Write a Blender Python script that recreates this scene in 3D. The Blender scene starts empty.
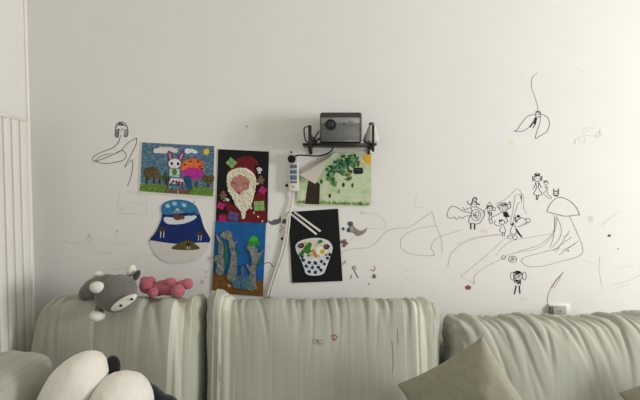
import bpy, bmesh, math, random
from mathutils import Vector, Matrix, noise, bvhtree
random.seed(7)
scene = bpy.context.scene
COL = scene.collection
R = math.radians

# ------------------------------------------------------------------ camera
F = 462.0
PITCH = R(2.5)
EYE = Vector((0.0, -1.85, 1.20))
FW = Vector((0, math.cos(PITCH), -math.sin(PITCH)))
UP = Vector((0, math.sin(PITCH), math.cos(PITCH)))
RT = Vector((1, 0, 0))
cd = bpy.data.cameras.new('camera'); cam = bpy.data.objects.new('camera', cd); COL.objects.link(cam)
cam.location = EYE; cam.rotation_euler = (R(90) - PITCH, 0, 0)
cd.sensor_width = 36; cd.lens = 36 * F / 640; cd.clip_start = 0.02
scene.camera = cam

def ray(px, py):
    return FW + RT * ((px - 320) / F) + UP * ((200 - py) / F)
def P(px, py, Y=0.0):
    """the point of the plane y = Y that is seen at that place of the photograph"""
    d = ray(px, py)
    return EYE + d * ((Y - EYE.y) / d.y)

# ------------------------------------------------------------------ materials
def new_mat(name):
    m = bpy.data.materials.new(name); m.use_nodes = True
    nt = m.node_tree; b = nt.nodes['Principled BSDF']
    return m, nt, b
def lin(c):
    return tuple((x / 12.92 if x <= .04045 else ((x + .055) / 1.055) ** 2.4) for x in (v / 255 for v in c)) + (1,)
def mat(name, rgb, rough=.7, var=.12, scale=40, stretch=(1, 1, 1), bump=0, bscale=400, metallic=0, spec=.3, rgb2=None, sheen=0, detail=3):
    m, nt, b = new_mat(name)
    c = lin(rgb)
    tc = nt.nodes.new('ShaderNodeTexCoord'); mp = nt.nodes.new('ShaderNodeMapping')
    mp.inputs['Scale'].default_value = stretch
    nt.links.new(tc.outputs['Object'], mp.inputs['Vector'])
    n = nt.nodes.new('ShaderNodeTexNoise'); n.inputs['Scale'].default_value = scale; n.inputs['Detail'].default_value = detail
    nt.links.new(mp.outputs['Vector'], n.inputs['Vector'])
    cr = nt.nodes.new('ShaderNodeValToRGB')
    if rgb2 is None:
        lo = tuple(max(0, v * (1 - var)) for v in c[:3]) + (1,)
        hi = tuple(min(1, v * (1 + var)) for v in c[:3]) + (1,)
    else:
        lo, hi = c, lin(rgb2)
    cr.color_ramp.elements[0].position = .3; cr.color_ramp.elements[1].position = .7
    cr.color_ramp.elements[0].color = lo; cr.color_ramp.elements[1].color = hi
    nt.links.new(n.outputs['Fac'], cr.inputs['Fac']); nt.links.new(cr.outputs['Color'], b.inputs['Base Color'])
    b.inputs['Roughness'].default_value = rough; b.inputs['Metallic'].default_value = metallic
    b.inputs['Specular IOR Level'].default_value = spec
    if sheen:
        b.inputs['Sheen Weight'].default_value = sheen; b.inputs['Sheen Roughness'].default_value = .6
    if bump:
        n2 = nt.nodes.new('ShaderNodeTexNoise'); n2.inputs['Scale'].default_value = bscale; n2.inputs['Detail'].default_value = 2
        nt.links.new(tc.outputs['Object'], n2.inputs['Vector'])
        bp = nt.nodes.new('ShaderNodeBump'); bp.inputs['Strength'].default_value = bump; bp.inputs['Distance'].default_value = .002
        nt.links.new(n2.outputs['Fac'], bp.inputs['Height']); nt.links.new(bp.outputs['Normal'], b.inputs['Normal'])
    return m

def wall_mat():
    m, nt, b = new_mat('wall paint')
    tc = nt.nodes.new('ShaderNodeTexCoord')
    n = nt.nodes.new('ShaderNodeTexNoise'); n.inputs['Scale'].default_value = 3.0; n.inputs['Detail'].default_value = 6; n.inputs['Roughness'].default_value = .6
    nt.links.new(tc.outputs['Object'], n.inputs['Vector'])
    cr = nt.nodes.new('ShaderNodeValToRGB')
    cr.color_ramp.elements[0].position = .3; cr.color_ramp.elements[1].position = .72
    cr.color_ramp.elements[0].color = lin((221, 220, 214)); cr.color_ramp.elements[1].color = lin((225, 224, 218))
    nt.links.new(n.outputs['Fac'], cr.inputs['Fac'])
    # scuffs and grubby rub marks
    mp = nt.nodes.new('ShaderNodeMapping'); mp.inputs['Scale'].default_value = (1, 1, 1.6)
    nt.links.new(tc.outputs['Object'], mp.inputs['Vector'])
    s = nt.nodes.new('ShaderNodeTexNoise'); s.inputs['Scale'].default_value = 14; s.inputs['Detail'].default_value = 8; s.inputs['Roughness'].default_value = .75
    nt.links.new(mp.outputs['Vector'], s.inputs['Vector'])
    sr = nt.nodes.new('ShaderNodeValToRGB'); sr.color_ramp.elements[0].position = .60; sr.color_ramp.elements[1].position = .80
    nt.links.new(s.outputs['Fac'], sr.inputs['Fac'])
    mx = nt.nodes.new('ShaderNodeMix'); mx.data_type = 'RGBA'
    ml = nt.nodes.new('ShaderNodeMath'); ml.operation = 'MULTIPLY'; ml.inputs[1].default_value = .22
    nt.links.new(sr.outputs['Color'], ml.inputs[0]); nt.links.new(ml.outputs[0], mx.inputs[0])
    nt.links.new(cr.outputs['Color'], mx.inputs[6]); mx.inputs[7].default_value = lin((188, 182, 170))
    nt.links.new(mx.outputs[2], b.inputs['Base Color'])
    b.inputs['Roughness'].default_value = .75; b.inputs['Specular IOR Level'].default_value = .25
    n2 = nt.nodes.new('ShaderNodeTexNoise'); n2.inputs['Scale'].default_value = 90; n2.inputs['Detail'].default_value = 4
    nt.links.new(tc.outputs['Object'], n2.inputs['Vector'])
    bp = nt.nodes.new('ShaderNodeBump'); bp.inputs['Strength'].default_value = .06; bp.inputs['Distance'].default_value = .002
    nt.links.new(n2.outputs['Fac'], bp.inputs['Height']); nt.links.new(bp.outputs['Normal'], b.inputs['Normal'])
    return m

def fabric_mat(name, base, pale, stripe_edges=None):
    """sage woven cloth with thin warp stripes running up and down"""
    m, nt, b = new_mat(name)
    L = nt.links.new
    tc = nt.nodes.new('ShaderNodeTexCoord')
    mp = nt.nodes.new('ShaderNodeMapping'); mp.inputs['Scale'].default_value = (1, .02, .012)
    L(tc.outputs['Object'], mp.inputs['Vector'])
    n = nt.nodes.new('ShaderNodeTexNoise'); n.inputs['Scale'].default_value = 130; n.inputs['Detail'].default_value = 3
    L(mp.outputs['Vector'], n.inputs['Vector'])
    cr = nt.nodes.new('ShaderNodeValToRGB'); cr.color_ramp.elements[0].position = .35; cr.color_ramp.elements[1].position = .68
    cr.color_ramp.elements[0].color = lin(base); cr.color_ramp.elements[1].color = lin(pale)
    L(n.outputs['Fac'], cr.inputs['Fac'])
    last = cr.outputs['Color']
    if stripe_edges:
        sx = nt.nodes.new('ShaderNodeSeparateXYZ'); L(tc.outputs['Object'], sx.inputs[0])
        n3 = nt.nodes.new('ShaderNodeTexNoise'); n3.inputs['Scale'].default_value = 55; n3.inputs['Detail'].default_value = 1
        L(mp.outputs['Vector'], n3.inputs['Vector'])
        r3 = nt.nodes.new('ShaderNodeValToRGB'); r3.color_ramp.elements[0].position = .47; r3.color_ramp.elements[1].position = .56
        L(n3.outputs['Fac'], r3.inputs['Fac'])
        tot = None
        for (a, c) in stripe_edges:
            g = nt.nodes.new('ShaderNodeMath'); g.operation = 'GREATER_THAN'; g.inputs[1].default_value = a; L(sx.outputs['X'], g.inputs[0])
            l = nt.nodes.new('ShaderNodeMath'); l.operation = 'LESS_THAN'; l.inputs[1].default_value = c; L(sx.outputs['X'], l.inputs[0])
            k = nt.nodes.new('ShaderNodeMath'); k.operation = 'MULTIPLY'; L(g.outputs[0], k.inputs[0]); L(l.outputs[0], k.inputs[1])
            if tot is None: tot = k.outputs[0]
            else:
                ad = nt.nodes.new('ShaderNodeMath'); ad.operation = 'ADD'; L(tot, ad.inputs[0]); L(k.outputs[0], ad.inputs[1]); tot = ad.outputs[0]
        k = nt.nodes.new('ShaderNodeMath'); k.operation = 'MULTIPLY'; L(tot, k.inputs[0]); L(r3.outputs['Color'], k.inputs[1])
        k2 = nt.nodes.new('ShaderNodeMath'); k2.operation = 'MULTIPLY'; L(k.outputs[0], k2.inputs[0]); k2.inputs[1].default_value = .7
        mx = nt.nodes.new('ShaderNodeMix'); mx.data_type = 'RGBA'
        L(k2.outputs[0], mx.inputs[0]); L(last, mx.inputs[6]); mx.inputs[7].default_value = lin((224, 223, 206)); last = mx.outputs[2]
    L(last, b.inputs['Base Color'])
    b.inputs['Roughness'].default_value = .85; b.inputs['Specular IOR Level'].default_value = .15
    b.inputs['Sheen Weight'].default_value = .15
    w = nt.nodes.new('ShaderNodeTexNoise'); w.inputs['Scale'].default_value = 700; L(tc.outputs['Object'], w.inputs['Vector'])
    ad = nt.nodes.new('ShaderNodeMath'); ad.operation = 'ADD'; L(w.outputs['Fac'], ad.inputs[0]); L(n.outputs['Fac'], ad.inputs[1])
    bp = nt.nodes.new('ShaderNodeBump'); bp.inputs['Strength'].default_value = .05; bp.inputs['Distance'].default_value = .002
    L(ad.outputs[0], bp.inputs['Height']); L(bp.outputs['Normal'], b.inputs['Normal'])
    return m

_mc = {}
def flat(rgb, var=.10, scale=120, rough=.8, rgb2=None, stretch=(1, 1, 1)):
    k = (rgb, var, scale, rough, rgb2, stretch)
    if k not in _mc: _mc[k] = mat('paint %d %d %d' % rgb, rgb, rough, var, scale, rgb2=rgb2, stretch=stretch)
    return _mc[k]

M_wall = wall_mat()
M_side = mat('side wall paint', (226, 224, 219), .75, .015, 4, bump=.05, bscale=90)
M_ceil = mat('ceiling paint', (235, 234, 230), .8, .015, 4)
M_floor = mat('floor boards', (150, 142, 130), .45, .25, 6, stretch=(1, 12, 1))
M_white_metal = mat('white enamel', (222, 220, 210), .45, .02, 8, spec=.4)
M_trim = mat('white corner bead', (236, 233, 224), .6, .02, 8)
M_ink = flat((30, 28, 27), .3, 200)
M_ink2 = flat((112, 109, 103), .12, 200)
M_ink3 = flat((152, 149, 141), .08, 200)
M_faint = flat((192, 188, 179), .05, 200)
M_black = mat('black metal', (22, 22, 22), .45, .2, 30, spec=.4)
M_blackplastic = mat('black plastic', (16, 16, 17), .5, .2, 30)
M_cord = mat('white cord plastic', (212, 209, 198), .5, .03, 10)
M_strip = mat('white plastic', (214, 211, 203), .45, .03, 10)
FAB = dict(base=(164, 166, 151), pale=(172, 174, 159))

# ------------------------------------------------------------------ mesh helpers
def tag(o, label=None, cat=None, group=None, kind=None):
    if label: o['label'] = label
    if cat: o['category'] = cat
    if group: o['group'] = group
    if kind: o['kind'] = kind
    return o
def thing(name, loc, label, cat, group=None):
    o = bpy.data.objects.new(name, None); COL.objects.link(o); o.location = loc
    o.empty_display_size = .05
    return tag(o, label, cat, group)
def origin_of(p):
    v = Vector((0, 0, 0))
    while p is not None:
        v += p.location; p = p.parent
    return v
def obj(name, bm, mats, parent=None, smooth=True, loc=None, label=None):
    """links a bmesh given in world coordinates as one mesh object"""
    off = origin_of(parent)
    if loc is not None: off = Vector(loc)
    me = bpy.data.meshes.new(name)
    bmesh.ops.translate(bm, verts=bm.verts[:], vec=-off)
    bm.to_mesh(me); bm.free()
    if not isinstance(mats, (list, tuple)): mats = [mats]
    for m in mats: me.materials.append(m)
    if smooth:
        for p in me.polygons: p.use_smooth = True
    o = bpy.data.objects.new(name, me); COL.objects.link(o)
    if parent is not None: o.parent = parent
    if loc is not None:
        o.location = Vector(loc) - origin_of(parent)
    if label: o['label'] = label
    return o
def box(bm, lo, hi, bevel=0, seg=2, rot=None, piv=None):
    r = bmesh.ops.create_cube(bm, size=1)
    vs = r['verts']
    lo, hi = Vector(lo), Vector(hi); c = (lo + hi) / 2; s = hi - lo
    for v in vs: v.co = Vector((v.co.x * s.x, v.co.y * s.y, v.co.z * s.z)) + c
    if bevel:
        es = list({e for v in vs for e in v.link_edges})
        rr = bmesh.ops.bevel(bm, geom=es, offset=bevel, segments=seg, affect='EDGES', profile=.5)
        vs = list({v for v in rr['verts']} | {v for v in vs if v.is_valid})
    if rot is not None:
        piv = Vector(piv) if piv is not None else c
        for v in vs: v.co = rot @ (v.co - piv) + piv
    return vs
def ball(bm, c, r, rot=None, u=24, v=16):
    """ellipsoid"""
    if not hasattr(r, '__len__'): r = (r, r, r)
    vs = bmesh.ops.create_uvsphere(bm, u_segments=u, v_segments=v, radius=1)['verts']
    for w in vs:
        q = Vector((w.co.x * r[0], w.co.y * r[1], w.co.z * r[2]))
        if rot is not None: q = rot @ q
        w.co = q + Vector(c)
    return vs
def catmull(pts, n=6, closed=False):
    pts = [Vector(p) for p in pts]
    if len(pts) < 3: return pts
    out = []; m = len(pts)
    rng = range(m) if closed else range(m - 1)
    for i in rng:
        p1, p2 = pts[i], pts[(i + 1) % m]
        p0 = pts[(i - 1) % m] if (closed or i > 0) else p1 * 2 - p2
        p3 = pts[(i + 2) % m] if (closed or i + 2 < m) else p2 * 2 - p1
        for k in range(n):
            t = k / n
            out.append(.5 * ((2 * p1) + (p2 - p0) * t + (2 * p0 - 5 * p1 + 4 * p2 - p3) * t * t + (3 * p1 - p0 - 3 * p2 + p3) * t ** 3))
    if not closed: out.append(pts[-1])
    return out
def tube(bm, pts, r, seg=10, n=6, taper=None):
    pts = catmull(pts, n)
    rings = []; prev = None
    for i, p in enumerate(pts):
        t = (pts[min(i + 1, len(pts) - 1)] - pts[max(i - 1, 0)]).normalized()
        if prev is None:
            a = t.orthogonal().normalized()
        else:
            a = (prev - t * prev.dot(t)).normalized()
        prev = a; b = t.cross(a)
        rr = r if taper is None else r * taper(i / (len(pts) - 1))
        rings.append([bm.verts.new(p + (a * math.cos(2 * math.pi * k / seg) + b * math.sin(2 * math.pi * k / seg)) * rr) for k in range(seg)])
    for i in range(len(rings) - 1):
        for k in range(seg):
            bm.faces.new((rings[i][k], rings[i][(k + 1) % seg], rings[i + 1][(k + 1) % seg], rings[i + 1][k]))
    bm.faces.new(rings[0][::-1]); bm.faces.new(rings[-1])
def ribbon(bm, pts, w, nrm):
    """flat pen stroke of width w through world points (nrm: facing direction)"""
    L = []
    for i, p in enumerate(pts):
        t = pts[min(i + 1, len(pts) - 1)] - pts[max(i - 1, 0)]
        if t.length < 1e-9: t = Vector((1, 0, 0))
        s = t.normalized().cross(nrm).normalized() * (w / 2)
        L.append((bm.verts.new(p + s), bm.verts.new(p - s)))
    for i in range(len(L) - 1):
        try: bm.faces.new((L[i][0], L[i][1], L[i + 1][1], L[i + 1][0]))
        except ValueError: pass

class Ink:
    """pen strokes on the main wall, given in photograph coordinates"""
    def __init__(s, Y=-.0006): s.bm = bmesh.new(); s.Y = Y
    def line(s, pts, w=.0018, smooth=True, closed=False):
        q = [Vector((a, b, 0)) for a, b in pts]
        if smooth: q = catmull(q, 6, closed)
        if closed: q = list(q) + [q[0]]
        ribbon(s.bm, [P(v.x, v.y, s.Y) for v in q], w * 1.12, Vector((0, -1, 0)))
        return s
    def ring(s, cx, cy, rx, ry=None, w=.0016, a0=0, a1=360):
        ry = ry or rx
        n = 20
        ribbon(s.bm, [P(cx + rx * math.cos(R(a0 + (a1 - a0) * k / n)), cy + ry * math.sin(R(a0 + (a1 - a0) * k / n)), s.Y) for k in range(n + 1)], w, Vector((0, -1, 0)))
        return s
    def fill(s, pts, Y=None):
        vs = [s.bm.verts.new(P(a, b, Y or s.Y)) for a, b in pts]
        f = s.bm.faces.new(vs); return s
    def dot(s, cx, cy, rx, ry=None):
        ry = ry or rx
        return s.fill([(cx + rx * math.cos(R(30 * k)), cy + ry * math.sin(R(30 * k))) for k in range(12)])
    def scribble(s, cx, cy, rx, ry, n=7, w=.0016, seed=1):
        rnd = random.Random(seed)
        return s.line([(cx + rx * rnd.uniform(-1, 1), cy + ry * rnd.uniform(-1, 1)) for _ in range(n)], w)
    def build(s, name, m, parent, label=None):
        bmesh.ops.recalc_face_normals(s.bm, faces=s.bm.faces[:])
        for f in s.bm.faces:
            if f.normal.y > 0: f.normal_flip()
        return obj(name, s.bm, m, parent, smooth=False, label=label)

class Art:
    """layers of flat colour on one sheet; coordinates are crop coordinates turned into photograph ones"""
    def __init__(s, ox, oy, k, Y, step=.00025):
        s.ox, s.oy, s.k, s.Y, s.step = ox, oy, k, Y, step
        s.bm = bmesh.new(); s.mats = []; s.layer = 0
    def pt(s, p): return (s.ox + p[0] / s.k, s.oy + p[1] / s.k)
    def mi(s, m):
        if m not in s.mats: s.mats.append(m)
        return s.mats.index(m)
    def up(s, n=1): s.layer += n; return s
    def poly(s, pts, m, smooth=False, back=False):
        if smooth: pts = [(v.x, v.y) for v in catmull([Vector((a, b, 0)) for a, b in pts], 5, True)]
        vs = [s.bm.verts.new(P(*s.pt(p), s.Y - s.step * s.layer)) for p in pts]
        f = s.bm.faces.new(vs); f.material_index = s.mi(m)
        f.normal_update()
        if f.normal.y > 0: f.normal_flip()
        s.layer += .15
        return s
    def ell(s, cx, cy, rx, ry, m, rot=0, n=20, rag=0):
        c, d = math.cos(R(rot)), math.sin(R(rot)); pts = []
        for k in range(n):
            a = 2 * math.pi * k / n; j = 1 + rag * random.uniform(-1, 1)
            x, y = rx * math.cos(a) * j, ry * math.sin(a) * j
            pts.append((cx + x * c - y * d, cy + x * d + y * c))
        return s.poly(pts, m)
    def rect(s, cx, cy, w, h, m, rot=0):
        c, d = math.cos(R(rot)), math.sin(R(rot))
        return s.poly([(cx + x * c - y * d, cy + x * d + y * c) for x, y in ((-w / 2, -h / 2), (w / 2, -h / 2), (w / 2, h / 2), (-w / 2, h / 2))], m)
    def stroke(s, pts, w, m):
        q = catmull([Vector((a, b, 0)) for a, b in pts], 4)
        n0 = len(s.bm.faces)
        ribbon(s.bm, [P(*s.pt((v.x, v.y)), s.Y - s.step * s.layer) for v in q], w, Vector((0, -1, 0)))
        s.bm.faces.ensure_lookup_table()
        i = s.mi(m)
        for f in s.bm.faces[n0:]: f.material_index = i
        s.layer += .15
        return s
    def sheet(s, pts, m, thick=None):
        """the paper itself: front, back and edge"""
        thick = -s.Y - .0004
        a = [s.bm.verts.new(P(*s.pt(p), s.Y)) for p in pts]
        b = [s.bm.verts.new(P(*s.pt(p), s.Y) + Vector((0, thick, 0))) for p in pts]
        fs = [s.bm.faces.new(a), s.bm.faces.new(b[::-1])]
        for i in range(len(a)):
            j = (i + 1) % len(a)
            fs.append(s.bm.faces.new((a[i], b[i], b[j], a[j])))
        i = s.mi(m)
        for f in fs: f.material_index = i
        s.layer += 1
        return s
    def build(s, name, parent, label=None, loc=None):
        bmesh.ops.recalc_face_normals(s.bm, faces=s.bm.faces[:])
        return obj(name, s.bm, s.mats, parent, smooth=False, label=label, loc=loc)

def grid_box(n):
    """cube [-1,1]^3 with gridded faces, shared corners"""
    bm = bmesh.new(); nx, ny, nz = n; seen = {}
    def V(i, j, k):
        key = (i, j, k)
        if key not in seen: seen[key] = bm.verts.new((2 * i / nx - 1, 2 * j / ny - 1, 2 * k / nz - 1))
        return seen[key]
    for i in range(nx):
        for k in range(nz):
            bm.faces.new((V(i, 0, k), V(i + 1, 0, k), V(i + 1, 0, k + 1), V(i, 0, k + 1)))
            bm.faces.new((V(i, ny, k), V(i, ny, k + 1), V(i + 1, ny, k + 1), V(i + 1, ny, k)))
    for j in range(ny):
        for k in range(nz):
            bm.faces.new((V(0, j, k), V(0, j, k + 1), V(0, j + 1, k + 1), V(0, j + 1, k)))
            bm.faces.new((V(nx, j, k), V(nx, j + 1, k), V(nx, j + 1, k + 1), V(nx, j, k + 1)))
    for i in range(nx):
        for j in range(ny):
            bm.faces.new((V(i, j, 0), V(i, j + 1, 0), V(i + 1, j + 1, 0), V(i + 1, j, 0)))
            bm.faces.new((V(i, j, nz), V(i + 1, j, nz), V(i + 1, j + 1, nz), V(i, j + 1, nz)))
    return bm
def nz(x, y, z): return noise.noise(Vector((x, y, z)))

def cushion(w, h, d, r=.05, n=(150, 26, 90), bulge=.03, pleat=.006, freq=26, shear=0.0, seed=0.0, warp=None, sag=.004, fade=.16):
    """boxy back cushion with cloth gathered into folds along its top; local: x centre, z from 0, front at -y"""
    bm = grid_box(n); hx, hy, hz = w / 2, d / 2, h / 2
    for v in bm.verts:
        c = v.co.copy(); q = Vector((c.x * hx, c.y * hy, c.z * hz))
        inn = Vector((max(-hx + r, min(hx - r, q.x)), max(-hy + r, min(hy - r, q.y)), max(-hz + r, min(hz - r, q.z))))
        dv = q - inn
        nr = dv.normalized() if dv.length > 1e-9 else Vector((0, -1, 0))
        p = inn + nr * r
        ux, uz = p.x / hx, p.z / hz
        g = max(0, 1 - ux ** 4) * max(0, 1 - abs(uz) ** 3)
        if c.y < 0: p.y -= bulge * g * min(1, -p.y / hy)
        else: p.y += bulge * .3 * g * max(0, p.y / hy)
        # folds
        top = max(0.0, (hz - p.z)); xs = p.x - shear * top + .02 * nz(p.x * 5, p.z * 4, seed)
        env = math.exp(-top / fade) + .04
        a = nz(xs * freq, seed + 3.1, top * 2.2)
        a2 = nz(xs * freq * 2.3, seed + 8.7, top * 3)
        f = -1.5 * math.exp(-(a * 7) ** 2) + .9 * a + a2 * .35
        amp = pleat * env * (1 if c.y < .5 else .4)
        p += nr * (amp * f)
        # broad softness and lumps
        p += nr * (.008 * nz(p.x * 5, p.y * 5, p.z * 5 + seed))
        k_ = max(0.0, nr.z); k_ = k_ * k_ * (3 - 2 * k_)
        p.z -= k_ * (sag * (1 - ux * ux) - .004 * nz(p.x * 9, seed, 1.3))
        if warp: p = warp(p, ux, uz, nr)
        p.z += hz
        v.co = p
    return bm
def place(bm, loc, tilt=0, yaw=0, roll=0):
    m = Matrix.Translation(loc) @ Matrix.Rotation(yaw, 4, 'Z') @ Matrix.Rotation(tilt, 4, 'X') @ Matrix.Rotation(roll, 4, 'Y')
    bmesh.ops.transform(bm, matrix=m, verts=bm.verts[:])
    return bm

# ------------------------------------------------------------------ room
XL, XR, YF, ZC = -1.162, 2.9, -4.2, 2.60
FZ = -.10                                     # floor level
def struct(name, bm, m, parent=None, smooth=False, loc=None):
    o = obj(name, bm, m, parent, smooth, loc=loc)
    if parent is None: o['kind'] = 'structure'
    return o
bm = bmesh.new(); box(bm, (XL - .1, 0, FZ), (XR + .1, .1, ZC)); wall = struct('wall_back', bm, M_wall)
bm = bmesh.new(); box(bm, (XL - .1, YF, FZ), (XL, 0, ZC)); struct('wall_left', bm, M_side)
bm = bmesh.new(); box(bm, (XL - .1, YF, FZ - .1), (XR + .1, .1, FZ)); struct('floor', bm, M_floor)
bm = bmesh.new(); box(bm, (XL - .1, YF, ZC), (XR + .1, .1, ZC + .1)); struct('ceiling', bm, M_ceil)
WY0, WY1, WZ0, WZ1 = -1.95, -1.05, .85, 1.85
bm = bmesh.new()
box(bm, (XR, YF, FZ), (XR + .1, WY0, ZC)); box(bm, (XR, WY1, FZ), (XR + .1, 0, ZC))
box(bm, (XR, WY0, FZ), (XR + .1, WY1, WZ0)); box(bm, (XR, WY0, WZ1), (XR + .1, WY1, ZC))
struct('wall_right', bm, M_side)
bm = bmesh.new()
for lo, hi in (((XR + .02, WY0, WZ0), (XR + .07, WY0 + .05, WZ1)), ((XR + .02, WY1 - .05, WZ0), (XR + .07, WY1, WZ1)),
               ((XR + .02, WY0 + .05, WZ0), (XR + .07, WY1 - .05, WZ0 + .05)), ((XR + .02, WY0 + .05, WZ1 - .05), (XR + .07, WY1 - .05, WZ1)),
               ((XR + .02, -1.50, WZ0 + .05), (XR + .07, -1.45, WZ1 - .05))):
    box(bm, lo, hi)
struct('window_1', bm, M_trim)
# rounded corner bead in the left corner
bm = bmesh.new(); tube(bm, [(XL + .004, -.004, FZ), (XL + .004, -.004, 1.3), (XL + .004, -.004, ZC)], .006, 10, 2)
struct('trim_1', bm, M_trim, smooth=True)
for nm, lo, hi in (('baseboard_back', (XL + .012, -.012, FZ), (XR, 0, FZ + .08)), ('baseboard_left', (XL, YF, FZ), (XL + .012, 0, FZ + .08))):
    bm = bmesh.new(); box(bm, lo, hi); struct(nm, bm, M_trim)

# ------------------------------------------------------------------ pen drawings on the wall (marks of the wall)
def at(ox, oy, k): return lambda *pts: [(ox + a / k, oy + b / k) for a, b in pts]
# A: long-necked creature, left
c = at(84, 114, 7.15); I = Ink()
I.line(c((265, 150), (240, 210), (200, 245), (130, 270), (75, 300), (60, 325), (80, 338), (140, 318), (205, 292), (270, 262), (302, 290), (290, 322), (240, 342), (150, 355), (80, 338)), .0020)
I.line(c((80, 338), (95, 318), (150, 292), (205, 283)), .0016)
I.line(c((200, 295), (270, 258), (310, 210), (378, 170)), .0018).line(c((378, 170), (375, 210), (350, 265), (290, 382), (345, 325), (350, 345), (345, 400), (330, 470), (311, 515)), .0020, smooth=False)
I.line(c((225, 105), (234, 72), (262, 58), (292, 66), (312, 100), (313, 152), (292, 165)), .0022).line(c((225, 105), (222, 150), (232, 165), (246, 160), (250, 115)), .0022)
for q in range(5): I.line(c((226 + q * 5, 112 - q * 2), (223 + q * 5, 135), (227 + q * 5, 164)), .0011)
for q in range(5): I.line(c((286 + q * 6, 108), (288 + q * 6, 135), (284 + q * 5, 162)), .0011)
for q in range(6): I.line(c((228 + q * 3, 98 - q * 5), (262, 62 + q * 4), (306 - q * 3, 98 - q * 4)), .0012)
I.dot(119.0, 129.3, .7).dot(122.2, 129.3, .7).dot(120.7, 131.3, .5)
I.build('drawing', M_ink, wall, 'black pen doodle of a long-haired head on a looping body')
# B: winged fairy, upper right
c = at(480, 60, 4); I = Ink()
I.line(c((228, 50), (208, 75), (207, 110), (220, 150), (230, 180), (232, 208)), .0012)
I.line(c((222, 216), (190, 226), (165, 255), (150, 278), (138, 284), (165, 286), (195, 270), (212, 245), (224, 226)), .0018)
I.line(c((242, 214), (270, 230), (278, 255), (268, 285), (240, 304), (222, 314), (228, 285), (240, 250), (242, 222)), .0018)
I.ring(538, 114.8, 2.6, 2.4, .0022).dot(537.3, 114.6, .5).dot(538.8, 114.6, .5)
I.line(c((221, 209), (232, 205), (243, 210)), .003)
I.fill(c((222, 230), (230, 232), (222, 258), (212, 254))).line(c((216, 248), (200, 270)), .003).line(c((224, 252), (212, 273)), .003)
I.build('drawing', M_ink, wall, 'black pen doodle of a small fairy with two drooping wings')
# C: girl with cape and shield
c = at(440, 185, 6.667); I = Ink()
I.line(c((182, 105), (190, 125), (207, 130), (215, 118), (218, 92), (235, 82), (246, 95), (240, 112), (265, 132), (248, 128)), .0024)
I.ring(*c((225, 130))[0], 2.9, 2.6, .0020).ring(*c((232, 100))[0], 1.6, 1.6, .002).dot(*c((219, 128))[0], .45).dot(*c((232, 128))[0], .45)
I.line(c((155, 148), (165, 165), (180, 160), (207, 150)), .0018).line(c((207, 150), (212, 180), (190, 245), (225, 258), (262, 255), (290, 215), (296, 182), (268, 160), (240, 146)), .0020)
I.ring(*c((240, 200))[0], 4.8, 5.6, .0018).scribble(*c((238, 200))[0], 3, 4, 9, .0016, 5)
I.line(c((205, 258), (206, 296)), .005).line(c((232, 260), (230, 298)), .005)
I.line(c((205, 185), (160, 175), (80, 140), (48, 195), (55, 215), (75, 222), (95, 213), (112, 230), (130, 213), (150, 222), (170, 208), (205, 205)), .0018)
I.build('drawing', M_ink, wall, 'black pen doodle of a girl holding a round shield, scalloped cape streaming left')
# D: small girl in pointed hat
I = Ink()
I.ring(*c((335, 155))[0], 2.8, 2.6, .002).line(c((308, 148), (332, 112), (352, 146)), .002, False).dot(*c((328, 155))[0], .5).dot(*c((342, 155))[0], .5)
I.ring(*c((360, 160))[0], 1.4, 2, .002).scribble(*c((330, 145))[0], 2.4, 1.5, 7, .002, 3)
I.line(c((285, 188), (305, 160), (320, 150)), .0016).line(c((318, 175), (330, 200), (325, 232)), .0022).line(c((342, 178), (346, 220), (330, 232), (334, 254), (348, 256), (346, 226)), .0018)
I.scribble(*c((332, 192))[0], 1.6, 2.4, 7, .0018, 4)
I.build('drawing', M_ink, wall, 'small black pen doodle of a girl in a pointed hat')
# E: girl with curly ears and the small one below her
I = Ink()
I.ring(*c((425, 152))[0], 4.4, 4.0, .0022).ring(*c((428, 154))[0], 2.2, 2.0, .0018)
I.line(c((398, 160), (384, 145), (396, 126), (430, 118), (452, 132), (466, 112), (472, 145), (456, 160)), .0022)
I.scribble(*c((428, 132))[0], 3.6, 1.6, 8, .002, 6)
I.fill(c((420, 182), (448, 178), (466, 212), (440, 218), (424, 208))).line(c((345, 215), (380, 200), (418, 180)), .0016)
I.ring(*c((414, 248))[0], 2.6, 2.4, .002).scribble(*c((412, 240))[0], 2.6, 1.6, 8, .002, 7)
I.line(c((372, 236), (362, 252), (376, 270), (398, 272)), .0018)
I.line(c((412, 270), (398, 308), (432, 318), (436, 300), (424, 268)), .0018).line(c((418, 318), (416, 342)), .0022).line(c((430, 318), (430, 344)), .0022)
I.line(c((438, 218), (452, 238), (438, 256)), .0020)
I.build('drawing', M_ink, wall, 'black pen doodle of a curly-eared girl above a tiny skirted figure')
# F: dancer with bow and dark tail
I = Ink()
I.dot(*c((522, 208))[0], 1.7, 1.3).scribble(*c((520, 230))[0], 3.2, 3.6, 10, .002, 8).ring(*c((548, 245))[0], 4.6, 4.0, .0018, 200, 420)
I.line(c((560, 236), (585, 222), (600, 230), (596, 250), (572, 252), (548, 268), (520, 280)), .0018)
I.line(c((488, 262), (468, 318), (506, 326), (508, 290), (494, 262)), .0018).scribble(*c((486, 262))[0], 1.5, 1.5, 6, .002, 9)
I.fill(c((502, 292), (512, 292), (550, 346), (544, 352), (520, 325)))
I.ring(*c((468, 346))[0], 2.6, 2.0, .0016).ring(*c((500, 350))[0], 2.2, 2.0, .0018)
I.build('drawing', M_ink, wall, 'black pen doodle of a dancer with a dark tail and a curled scarf')
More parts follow.
